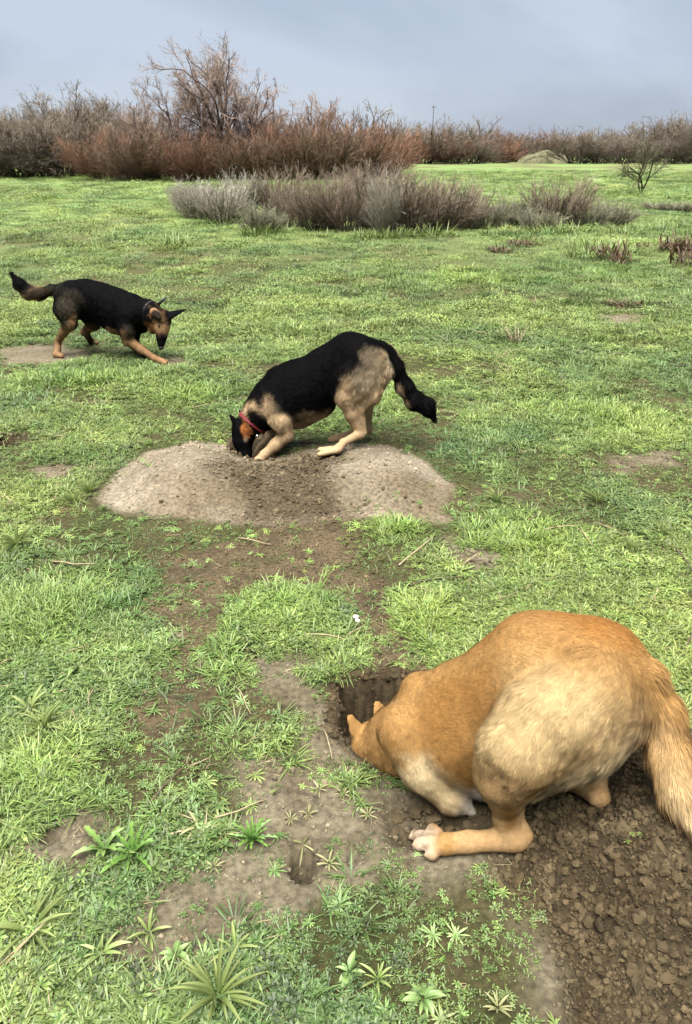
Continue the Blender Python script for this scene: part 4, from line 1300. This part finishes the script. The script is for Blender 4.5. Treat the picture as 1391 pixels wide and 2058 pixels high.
# small white scrap on the trail
g = ground(715, 1246)
V1, F1 = ellipsoid((0, 0, 0), (.011, .009, .007), 12, 8); V1 = V1 * (1 + .35 * noise3(V1, .008, 4))[:, None]
V2, F2 = ellipsoid((.006, -.022, -.002), (.009, .008, .006), 12, 8); V2 = V2 * (1 + .06 * noise3(V2, .008, 5))[:, None]
V4, F4 = ellipsoid((.003, -.011, -.001), (.006, .010, .004), 10, 6)
o = link("white_scrap", new_mesh("white_scrap", np.concatenate([V1, V2, V4]), np.concatenate([F1, F2 + len(V1), F4 + len(V1) + len(V2)]), mat_plain("chalky_white", alb(236, 228, 212), .8, .2, 120), smooth=True), None, g + np.array((0, 0, .012)))
tag(o, "small knobbly white scrap lying on the dark trail in the grass", "scrap")

# bigger clods on the fresh heap and the mound, one by one
CL = []
for k in range(5):
    V, F, sh = crumb_mesh(300 + k)
    c = np.tile(np.array(alb(112, 97, 72)), (len(V), 1)) * sh
    CL.append(new_mesh("dirt_clod", V, F, M_CLOD, c))
qc = random.Random(12)
def clod(px, py, r, label, group):
    g = ground(px, py)
    o = link("dirt_clod", CL[qc.randint(0, 4)], None, g + np.array((0, 0, r * .3)))
    o.scale = (r * qc.uniform(.8, 1.3), r * qc.uniform(.8, 1.2), r * qc.uniform(.6, 1)); o.rotation_euler = (qc.uniform(-.4, .4), qc.uniform(-.4, .4), qc.uniform(0, 6.28))
    tag(o, label, "clod", group)
for (px, py, r) in ((1225, 1715, .013), (1235, 1725, .011), (1215, 1735, .010), (1320, 1710, .020), (1205, 1830, .013), (1230, 1840, .010), (1280, 1850, .014), (1110, 1775, .014), (1330, 1905, .012), (1190, 1790, .009), (1100, 1810, .011), (1300, 1780, .012), (1360, 1770, .013), (1255, 1900, .010), (1150, 1880, .010), (1200, 1930, .012), (1340, 1970, .014), (1270, 1960, .011), (1375, 1860, .012), (1180, 1690, .011), (1130, 1680, .013), (1260, 1670, .012), (1300, 1640, .011), (1160, 1740, .010), (1240, 1780, .009)):
    clod(px, py, r, "crumbly dark brown clod on the fresh soil heap behind the tan dog's hind feet", "clods on the fresh soil heap")
for (px, py, r) in ((640, 945, .026), (655, 938, .020), (548, 925, .022), (560, 932, .018), (600, 955, .014), (690, 960, .013), (770, 985, .013), (815, 1000, .012), (325, 1010, .016), (455, 960, .012), (520, 985, .013), (590, 1010, .012), (735, 1015, .012), (845, 1020, .014), (360, 895, .014), (400, 900, .012)):
    clod(px, py, r * .75, "brown clod lying on the pale dirt mound under the collared dog", "clods on the pale mound")
for (px, py, r) in ((800, 1650, .018), (835, 1640, .024), (870, 1655, .020), (905, 1668, .015), (940, 1665, .014), (790, 1678, .012), (860, 1632, .016)):
    clod(px, py, r, "cracked grey-brown lump of earth beside the tan dog's hind paw", "earth lumps by the hind paw")
print("plants", round(time.time() - T0, 1))

# ------------------------------------------------------------------ bare shrubs and trees
def segs_mesh(name, A, B, ra, rb, n, cA, mat=None):
    m = len(A)
    D = B - A; D /= np.linalg.norm(D, axis=1)[:, None] + 1e-9
    ref = np.where(np.abs(D[:, 2:3]) > .9, np.array((1.0, 0, 0)), np.array((0, 0, 1.0)))
    U = np.cross(D, ref); U /= np.linalg.norm(U, axis=1)[:, None]; W = np.cross(D, U)
    V = []
    for (P, r) in ((A, ra), (B, rb)):
        for j in range(n):
            a = 2 * math.pi * j / n
            V.append(P + (U * math.cos(a) + W * math.sin(a)) * r[:, None])
    V = np.stack(V, 1).reshape(-1, 3)
    b = np.arange(m)[:, None] * (2 * n)
    Q = np.concatenate([np.concatenate([b + j, b + (j + 1) % n, b + n + (j + 1) % n, b + n + j], 1) for j in range(n)])
    C = np.repeat(cA, 2 * n, 0)
    return new_mesh(name, V, Q, mat or M_TWIG, C, smooth=(n > 3))

def grow_level(q, P, D, L, Rr, nseg, wig, upb, taper=.5):
    """walk branches; returns segments and sample points"""
    A = []; B = []; RA = []; RB = []; pts = [P]; dirs = [D]
    for i in range(nseg):
        D = D + q.normal(0, wig, D.shape) + np.array((0, 0, upb)); D = D / np.linalg.norm(D, axis=1)[:, None]
        N = P + D * (L / nseg)[:, None]
        r0 = Rr * (1 - (1 - taper) * i / nseg); r1 = Rr * (1 - (1 - taper) * (i + 1) / nseg)
        A.append(P - D * r0[:, None] * .3); B.append(N); RA.append(r0); RB.append(r1)
        P = N; pts.append(P); dirs.append(D)
    return np.concatenate(A), np.concatenate(B), np.concatenate(RA), np.concatenate(RB), np.stack(pts), np.stack(dirs)

def spawn(q, pts, dirs, L, Rr, k, tmin, ang, lf, rf, rmin):
    n = pts.shape[1]; ns = pts.shape[0] - 1
    pi = np.repeat(np.arange(n), k)
    t = q.uniform(tmin, 1, len(pi)) * ns
    i = np.minimum(t.astype(int), ns - 1); f = (t - i)[:, None]
    P = pts[i, pi] * (1 - f) + pts[i + 1, pi] * f
    D = dirs[i + 1, pi]
    rnd = q.normal(0, 1, D.shape); rnd -= (rnd * D).sum(1)[:, None] * D; rnd /= np.linalg.norm(rnd, axis=1)[:, None] + 1e-9
    a = q.uniform(ang[0], ang[1], len(pi))[:, None]
    D2 = D * np.cos(a) + rnd * np.sin(a)
    tt = t / ns
    return P, D2, L[pi] * lf * (1.25 - .6 * tt) * q.uniform(.6, 1.3, len(pi)), np.maximum(Rr[pi] * rf * (1.1 - .5 * tt), rmin)

def build_branches(seed, n0, spread, H, r0, levels, base_r=.0, upb=.05, wig=.1, lean=(0, 0), lo=.55):
    """levels: list of (k, tmin, ang, lf, rf, nseg); returns list of segment sets per level"""
    q = np.random.default_rng(seed)
    az = q.uniform(0, 6.283, n0); el = np.sqrt(q.random(n0)) * spread
    D = np.stack([np.sin(el) * np.cos(az) + lean[0], np.sin(el) * np.sin(az) + lean[1], np.cos(el)], 1); D /= np.linalg.norm(D, axis=1)[:, None]
    rr = base_r * np.sqrt(q.random(n0)); P = np.stack([np.cos(az) * rr, np.sin(az) * rr, np.full(n0, -.05)], 1)
    L = H * q.uniform(lo, 1.05, n0); Rr = r0 * q.uniform(.7, 1.2, n0)
    out = []
    nseg = 6
    for lv in range(len(levels) + 1):
        A, B, ra, rb, pts, dirs = grow_level(q, P, D, L, Rr, nseg, wig * (1 + .4 * lv), upb)
        out.append((A, B, ra, rb))
        if lv < len(levels):
            k, tmin, ang, lf, rf, nseg, rmin = levels[lv]
            P, D, L, Rr = spawn(q, pts, dirs, L, Rr, k, tmin, ang, lf, rf, rmin)
    return out

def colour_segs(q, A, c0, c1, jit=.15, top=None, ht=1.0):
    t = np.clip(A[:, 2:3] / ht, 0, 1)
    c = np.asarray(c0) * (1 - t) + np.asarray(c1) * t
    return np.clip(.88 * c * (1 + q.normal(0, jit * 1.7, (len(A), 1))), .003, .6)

def woody(name, sets, cols, ht, split=1, sides=(6, 4, 3, 3), seed=0, stem='stem', twig='twigs'):
    """root Empty with a mesh for the thick limbs and one for the twigs"""
    q = np.random.default_rng(seed)
    root = empty(name, (0, 0, 0))
    for nm, ss_, n, cc in ((stem, sets[:split], sides[0], cols[0]), (twig, sets[split:], 3, cols[1])):
        A = np.concatenate([s[0] for s in ss_]); B = np.concatenate([s[1] for s in ss_]); ra = np.concatenate([s[2] for s in ss_]); rb = np.concatenate([s[3] for s in ss_])
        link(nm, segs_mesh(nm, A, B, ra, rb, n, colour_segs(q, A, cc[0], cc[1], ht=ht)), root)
    return root

def drop(root, first, loc, rz, s):
    if first:
        root.location = loc; root.rotation_euler = (0, 0, rz); root.scale = s
        return root
    return copy_tree(root, loc, rz, s)

def place(px, y, sink=.05):
    """ground point under a pixel column, y metres away"""
    d = ray(px, 300)
    x = d[0] / d[1] * y
    # the column's x shifts a little with pitch: solve for the ground row
    t = CAM_H / -(ray(px, 360)[2]) if False else None
    v = (math.sin(PITCH) * y - CAM_H * math.cos(PITCH)) / (y * math.cos(PITCH) + CAM_H * math.sin(PITCH))
    depth = y * math.cos(PITCH) + CAM_H * math.sin(PITCH)
    x = (px - 695.5) / FPX * depth
    return np.array((x, y, tz(x, y) - sink))

qs = random.Random(77)
# --- grey brush in the middle distance
BR = []
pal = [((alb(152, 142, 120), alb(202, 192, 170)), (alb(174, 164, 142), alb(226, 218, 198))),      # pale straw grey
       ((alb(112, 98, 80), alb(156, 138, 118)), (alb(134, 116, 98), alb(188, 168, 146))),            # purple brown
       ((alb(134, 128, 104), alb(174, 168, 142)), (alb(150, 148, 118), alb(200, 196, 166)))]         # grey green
for k in range(3):
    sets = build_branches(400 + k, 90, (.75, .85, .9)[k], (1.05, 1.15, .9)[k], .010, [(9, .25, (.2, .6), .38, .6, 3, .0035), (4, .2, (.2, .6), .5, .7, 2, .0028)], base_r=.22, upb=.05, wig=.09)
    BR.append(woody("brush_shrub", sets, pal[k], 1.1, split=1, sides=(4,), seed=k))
used = [False] * 3
def brush(px, y, k, s, label, group, sx=1.0):
    s *= .86; sx *= 1.1
    p = place(px, y)
    o = drop(BR[k], not used[k], p, qs.uniform(0, 6.28), (s * sx, s * sx, s)); used[k] = True
    tag(o, label, "shrub", group)
gA = "pale grey brush along the field"; gB = "brown brush along the field"; gC = "grey-green brush along the field"
lA = "pale straw-grey leafless shrub at the left end of the brush row"
lB = "purple-brown leafless shrub in the dense middle of the brush row"
lC = "grey-green twiggy shrub low in the brush row"
for (px, y, s, sx) in ((400, 19.0, .95, 1.1), (450, 18.0, 1.0, 1.1), (375, 22, .8, 1.0), (490, 20.5, 1.1, .9)):
    brush(px, y, 0, s, lA, gA, sx)
for (px, y, s, sx) in ((640, 16.2, 1.0, 1.0), (700, 15.9, 1.05, 1.05), (770, 16.3, 1.15, 1.0), (830, 16.0, 1.10, 1.05), (890, 16.2, .98, 1.05), (930, 16.8, .85, 1.0), (590, 17.0, .8, .9), (740, 18.0, 1.25, 1.0), (1120, 17.6, 1.0, 1.1), (560, 20.5, 1.1, .9)):
    brush(px, y, 1, s, ("brown leafless shrub right of the dense brush, between grey-green ones" if px > 1000 else "brown leafless shrub standing behind the pale grey brush" if y > 20 else "tall brown shrub behind the front of the dense brush row" if y > 17.5 else "brown leafless shrub at the pale shrubs' side of the dense brush row" if px < 680 else "brown leafless shrub in the dense middle of the brush row" if px < 850 else "brown leafless shrub at the end of the dense brush near the grey-green shrubs"), gB, sx)
for (px, y, s, sx) in ((520, 15.7, .75, .9), (980, 17.0, .75, 1.1), (1030, 17.4, .85, 1.1), (1180, 17.5, .75, 1.1), (1230, 18.2, .7, 1.1), (1080, 16.6, .6, 1.2), (545, 15.9, .6, .9)):
    brush(px, y, 2, s, lC, gC, sx)
brush(770, 15.5, 0, 1.18, "pale whitish tall bare shrub in front of the brown brush", None, .55)
# low dead stems on the right
brush(1370, 21.5, 2, .42, "low flat grey-brown brush in the grass below the sapling", "flat brush right of the row", 2.2)
brush(1320, 22, 2, .35, "low flat grey-brown brush in the grass below the sapling", "flat brush right of the row", 2.2)
# green grass skirts at the brush foot
SK = Bunch(); rs = random.Random(5)
for i in range(150):
    a = rs.uniform(0, 6.28); rr = .38 * math.sqrt(rs.random()); f = rs.uniform(.7, 1.1)
    SK.add(*strip((math.cos(a) * rr, math.sin(a) * rr, -.02), rdir(a + rs.uniform(-1, 1), rs.uniform(.6, 1.4)), UP, rs.uniform(.15, .42), .014, 3, rs.uniform(.3, 1.1), (.8, 1, .7, 0), G_GRASS_B * f, G_TIP * f * .9))
skm = SK.mesh("tall_grass_clump", M_LEAF1)
for (px, y, s) in ((515, 15.2, 1.0), (545, 15.4, .9), (760, 15.0, .9), (800, 15.0, .8), (860, 15.1, 1.0), (730, 14.8, .7), (1100, 15.8, 1.0), (1150, 15.9, 1.0), (430, 17.6, .8), (360, 13.6, .9), (1190, 13.0, .9), (1230, 12.4, 1.0), (1180, 11.9, .8), (1310, 16.5, .9), (1360, 17.0, .8), (1250, 15.6, .9), (1010, 15.7, .8), (640, 15.0, .6)):
    p = place(px, y, .0)
    o = link("tall_grass_clump", skm, None, p); o.scale = (s * 1.2, s * 1.2, s * .8); o.rotation_euler = (0, 0, qs.uniform(0, 6.28))
    tag(o, "tall green grass clump at the foot of the pale and grey-green brush" if px < 600 else "tall green grass clump at the foot of the dense brown brush" if px < 900 else "tall green grass clump among the withered red-brown weeds" if y < 14 else "tall green grass clump on the field right of the dense brush", "grass clump", "tall grass clumps by the brush")

# --- red-brown withered weeds
def withered(seed):
    r = random.Random(seed); b = Bunch()
    c0, c1 = np.array(alb(100, 80, 58)), np.array(alb(140, 110, 80))
    for i in range(120):
        a = r.uniform(0, 6.28); rr = .22 * math.sqrt(r.random()); f = r.uniform(.6, 1.25)
        b.add(*strip((math.cos(a) * rr, math.sin(a) * rr, r.uniform(-.01, .10)), rdir(r.uniform(0, 6.28), r.uniform(0, 1.4)), UP, r.uniform(.06, .20), r.uniform(.012, .026), 3, r.uniform(.2, 1.2), (.5, 1, .8, 0), c0 * f, c1 * f, .3))
    return b.mesh("withered_weed", M_LEAF1)
wm = [withered(1), withered(2)]
for i, (px, y, s, sz) in enumerate(((1225, 11.6, 1.0, 1.2), (1245, 11.2, .8, 1.3), (1360, 12.4, 1.3, 1.1), (1391, 12.0, 1.3, 1.2), (1350, 12.8, 1.0, 1.0), (1380, 11.0, 1.1, 1.0), (1010, 12.5, .8, .7), (1040, 13.4, .9, .7), (1060, 13.6, .9, .6), (990, 12.7, .5, .8), (1260, 7.9, .8, .4), (1235, 8.0, .6, .5), (1330, 8.0, .45, .4), (1290, 12.9, .7, .8), (1200, 12.4, .7, .8))):
    p = place(px, y, .0)
    o = link("withered_weed", wm[i % 2], None, p); o.scale = (s, s, s * sz); o.rotation_euler = (0, 0, qs.uniform(0, 6.28))
    tag(o, "flat withered red-brown weed on the open green turf" if y < 9 else "low withered red-brown weed just below the grey-green brush" if px < 1100 else "tall withered red-brown weed clump among green grass clumps", "weed", "withered red-brown weeds")

# --- sapling
sets = build_branches(501, 3, .35, 1.25, .028, [(8, .3, (.5, 1.1), .55, .5, 4, .008), (7, .2, (.4, .9), .55, .6, 3, .005), (5, .2, (.4, .9), .5, .7, 2, .004)], base_r=.03, upb=.02, wig=.16, lean=(.12, 0))
sp = woody("sapling", sets, ((alb(70, 60, 48), alb(80, 72, 58)), (alb(86, 82, 60), alb(124, 122, 92))), 1.6, split=1, sides=(6,), stem='trunk', twig='crown')
sp.location = place(1288, 30); tag(sp, "small sparse sapling standing alone in the green field", "tree")
sp.scale = (1.35, 1.35, 1.25)

# --- willow thicket, red-brown
WI = []
WPAL = [((alb(104, 82, 66), alb(146, 112, 90)), (alb(140, 102, 80), alb(186, 142, 116))),
        ((alb(100, 84, 68), alb(138, 116, 94)), (alb(126, 104, 82), alb(176, 150, 126))),
        ((alb(92, 82, 62), alb(132, 108, 88)), (alb(128, 106, 80), alb(178, 138, 116)))]
for k in range(3):
    sets = build_branches(600 + k, 70, 1.0, 3.6, .022, [(11, .2, (.2, .6), .36, .6, 3, .009), (6, .15, (.2, .7), .5, .7, 2, .008)], base_r=.6, upb=.05, wig=.09)
    WI.append(woody("willow_shrub", sets, WPAL[k], 3.8, split=1, sides=(4,), seed=30 + k))
uw = [False] * 3
def willow(px, y, k, s, sx, label, group):
    s *= .66; sx *= 1.3
    o = drop(WI[k], not uw[k], place(px, y, .1), qs.uniform(0, 6.28), (s * sx, s * sx, s)); uw[k] = True
    tag(o, label, "shrub", group)
lw = "dense red-brown leafless willow shrub in the thicket below the bare trees"; gw = "red-brown willow thicket"
i = 0
for (px, y, s, sx) in ((215, 44, .95, 1.05), (270, 43, 1.05, 1.0), (335, 44, 1.05, 1.0), (400, 43, .95, 1.05), (455, 44, 1.0, 1.0), (515, 43, 1.05, 1.0), (575, 44, 1.1, 1.0), (635, 43, 1.15, 1.0), (690, 44, 1.15, 1.0), (745, 45, 1.05, 1.0), (300, 48, 1.3, 1.0), (370, 48, 1.25, 1.0), (440, 49, 1.2, 1.0), (510, 49, 1.25, 1.0), (580, 48, 1.35, 1.0), (650, 49, 1.4, 1.0), (710, 50, 1.35, 1.0), (240, 49, 1.1, 1.0), (775, 52, 1.15, .9)):
    if y < 46:
        lb = ("rust-brown willow shrub at the left end of the thicket, next to the grey thicket" if px < 300 else
              "rust-brown willow shrub at the foot of the left-leaning bare tree" if px < 410 else
              "rust-brown willow shrub at the foot of the tallest bare tree" if px < 480 else
              "rust-brown willow shrub in front of the right-leaning bare tree" if px < 600 else
              "rust-brown willow shrub at the thicket's right end above the tall brush")
    else:
        lb = ("taller willow shrub standing behind the front shrubs left of the tallest tree" if px < 420 else
              "taller willow shrub standing behind the front shrubs right of the tallest tree" if px < 600 else
              "taller willow shrub behind the thicket's right end")
    willow(px, y, i % 3, s, sx, lb, gw); i += 1

# --- grey-brown thicket, left end and behind
GR = []
for k in range(2):
    sets = build_branches(650 + k, 36, .8, 4.4, .04, [(9, .25, (.25, .7), .40, .55, 3, .012), (6, .2, (.25, .7), .5, .7, 3, .009), (3, .2, (.3, .8), .5, .8, 2, .008)], base_r=.7, upb=.04, wig=.14)
    GR.append(woody("thicket_shrub", sets, ((alb(92, 82, 70), alb(122, 108, 94)), (alb(116, 104, 88), alb(180, 164, 146))), 4.6, split=1, sides=(4,), seed=40 + k))
ug = [False] * 2
def thick(px, y, k, s, sx, label, group):
    s *= .74; sx *= 1.2
    o = drop(GR[k], not ug[k], place(px, y, .1), qs.uniform(0, 6.28), (s * sx, s * sx, s)); ug[k] = True
    tag(o, label, "shrub", group)
i = 0
for (px, y, s, sx) in ((-60, 48, 1.0, 1.1), (-10, 49, .95, 1.1), (40, 48, 1.0, 1.1), (90, 49, .95, 1.1), (140, 48, 1.0, 1.05), (15, 55, 1.15, 1.0), (70, 56, 1.15, 1.0), (125, 56, 1.3, 1.0), (180, 55, 1.4, 1.0), (230, 56, 1.35, 1.0), (-50, 56, 1.15, 1.0), (280, 57, 1.2, 1.0)):
    thick(px, y, i % 2, s, sx, "low grey-brown leafless shrub at the front of the dark thicket beside the willows" if y < 52 else "taller grey-brown shrub behind the front of the dark thicket beside the willows", "grey-brown thicket on the left"); i += 1
# far thicket on the right
for (px, y, s, sx) in ((800, 96, 1.15, 1.3), (850, 98, 1.25, 1.3), (905, 98, 1.2, 1.3), (955, 97, 1.15, 1.3), (1005, 99, 1.05, 1.3), (830, 106, 1.35, 1.2), (880, 108, 1.4, 1.2), (935, 107, 1.35, 1.2), (985, 108, 1.25, 1.2), (1030, 110, 1.05, 1.2)):
    s *= 1.2 * qs.uniform(.8, 1.2); (thick if i % 2 else willow)(px, y, i % 2, s * (.8 if i % 2 else 1), sx, "far brown shrub at the front of the distant hedge beneath the utility pole" if y < 102 else "far taller brown shrub behind the distant hedge beneath the utility pole", "distant brownish hedge"); i += 1
for (px, y, s, sx) in ((1160, 96, .95, 1.25), (1205, 97, 1.0, 1.3), (1250, 97, 1.0, 1.3), (1300, 98, 1.0, 1.3), (1350, 97, 1.0, 1.3), (1400, 98, 1.05, 1.3), (1445, 97, 1.05, 1.3), (1180, 106, 1.15, 1.2), (1230, 108, 1.1, 1.2), (1280, 107, 1.15, 1.2), (1330, 108, 1.2, 1.2), (1380, 107, 1.25, 1.2), (1430, 108, 1.2, 1.2)):
    s *= 1.05 * qs.uniform(.7, 1.35); thick(px, y, i % 2, s, sx, "far grey-brown shrub at the front of the distant hedge behind the sapling" if y < 102 else "far taller grey-brown shrub at the back of the hedge behind the sapling", "distant grey hedge behind the sapling"); i += 1
for (px, y, s, sx) in ((1055, 125, 1.35, 1.4), (1100, 126, 1.35, 1.4), (1145, 127, 1.2, 1.3), (1020, 127, 1.3, 1.3)):
    s *= 1.25; willow(px, y, i % 3, s, sx, "far rounded red-brown shrub behind the pale dry mound", "distant shrubs in the gap"); i += 1

# --- tall bare trees
def bare_tree(px, y, H, seed, n0, spread, lean, label, r0=.13, cols=None, name="bare_tree", k=(9, 8, 7), group=None, tw=.007):
    sets = build_branches(seed, n0, spread, H, r0, [(k[0], .25, (.35, .85), .55, .45, 5, .03), (k[1], .2, (.3, .8), .5, .5, 4, .015), (k[2], .15, (.3, .8), .5, .6, 3, tw * 1.2), (4, .2, (.3, .7), .6, .7, 2, tw)], base_r=.25, upb=.025, wig=.13, lean=lean, lo=.88)
    cols = cols or ((alb(92, 74, 64), alb(120, 98, 86)), (alb(132, 108, 96), alb(204, 178, 162)))
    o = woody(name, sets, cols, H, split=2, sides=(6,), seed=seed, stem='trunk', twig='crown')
    o.location = place(px, y, .1)
    tag(o, label, "tree", group)
    return o
bare_tree(446, 46, 5.3, 751, 4, .62, (0, 0), "tallest leafless tree with an upright trunk rising from the willow thicket", r0=.13, k=(9, 8, 7), tw=.0045)
bare_tree(365, 46, 3.9, 702, 3, .45, (-.32, 0), "leafless tree leaning left beside the tallest tree", k=(9, 8, 7), tw=.006, r0=.10)
bare_tree(478, 47, 4.5, 723, 3, .5, (.45, 0), "leafless tree leaning right beside the tallest tree", k=(9, 8, 7), tw=.006, r0=.10)
gcol = ((alb(76, 68, 62), alb(104, 92, 82)), (alb(110, 98, 88), alb(184, 170, 156)))
bare_tree(170, 60, 4.2, 704, 3, .5, (0, 0), "spreading dark leafless tree above the left thicket", cols=gcol, k=(7, 6, 5))
bare_tree(235, 61, 4.4, 705, 3, .5, (.05, 0), "dark leafless tree between the left thicket and the willows", cols=gcol, k=(7, 6, 5))
bare_tree(60, 64, 3.7, 706, 3, .6, (0, 0), "pale-tipped leafless tree above the far left thicket", cols=gcol, k=(7, 6, 5))
bare_tree(745, 62, 3.8, 707, 2, .3, (.1, 0), "thin leafless tree poking up past the right end of the willows", cols=gcol, k=(6, 5, 4))
bare_tree(620, 60, 3.8, 708, 3, .5, (0, 0), "pale leafless tree showing behind the right half of the willows", k=(7, 6, 5))
for (px, y, H, sd) in ((1200, 118, 4.6, 711), (1290, 120, 4.6, 712), (1375, 118, 5.6, 713), (960, 125, 4.6, 714), (870, 124, 4.6, 715)):
    bare_tree(px, y, H, sd, 3, .6, (0, 0), "far pale-tipped leafless tree rising behind the distant hedge", cols=gcol, k=(6, 5, 4), group="far trees behind the hedge", r0=.16)

# --- pale dry mound in the gap, with dead grass on it
def dry_mound(px, y, rx, ry, h, seed, label):
    p = place(px, y, .1)
    n, m = 28, 10
    V = []; F = []
    for i in range(m + 1):
        for j in range(n):
            a = 2 * math.pi * j / n; t = i / m
            V.append((math.cos(a) * rx * t, math.sin(a) * ry * t, h * (1 - t * t) ** .7))
    V = np.array(V); V[:, 2] += .25 * h * fbm2(V[:, 0] + seed, V[:, 1], 1.5, seed, 3) * (V[:, 2] / h + .15)
    for i in range(m):
        for j in range(n):
            F.append((i * n + j, (i + 1) * n + j, (i + 1) * n + (j + 1) % n, i * n + (j + 1) % n))
    c = np.tile(np.array(alb(134, 132, 100)), (len(V), 1)) * (1 + .5 * fbm2(V[:, 0], V[:, 1], .8, seed, 3))[:, None]
    root = link("dry_grass_mound", new_mesh("dry_grass_mound", V, np.array(F), M_CLOD, c, smooth=True), None, p)
    b = Bunch(); r = random.Random(seed)
    for i in range(700):
        a = r.uniform(0, 6.28); t = math.sqrt(r.random()); f = r.uniform(.7, 1.15)
        z = h * max(0, 1 - t * t) ** .7
        b.add(*strip((math.cos(a) * rx * t, math.sin(a) * ry * t, z - .05), rdir(r.uniform(0, 6.28), r.uniform(.5, 1.4)), UP, r.uniform(.2, .5), .03, 2, .6, (.8, 1, 0), np.array(alb(116, 118, 82)) * f, np.array(alb(160, 156, 122)) * f))
    gme = b.mesh("dead_grass", M_LEAF1)
    o = link("dead_grass", gme, root); o["kind"] = "stuff"
    tag(root, label, "mound")
dry_mound(1095, 104, 3.6, 2.6, 1.45, 3, "pale mound of dry grass in the gap between the distant hedges")
dry_mound(1080, 97, 1.8, 1.4, .75, 4, "small straw-coloured hummock in front of the dry grass mound")

# --- utility pole
p = place(867, 140, 0)
up_ = empty("utility_pole", p); tag(up_, "thin dark utility pole rising above the distant hedge", "pole")
wood = mat_plain("pole_wood", alb(86, 78, 72), .9, .2, 6)
V, F = tube([(0, 0, -.3), (0, 0, 4), (0, 0, 8.0)], [.08, .07, .055], 8); link("post", new_mesh("post", V, F, wood, smooth=True), up_)
V, F = tube([(-.3, 0, 7.7), (.3, 0, 7.7)], [.035, .035], 4); link("crossarm", new_mesh("crossarm", V, F, wood), up_)
for x in (-.25, .25):
    V, F = tube([(x, 0, 7.73), (x, 0, 7.92)], [.04, .03], 6); link("insulator", new_mesh("insulator", V, F, wood), up_)
print("shrubs", round(time.time() - T0, 1))

print("done", round(time.time() - T0, 1))
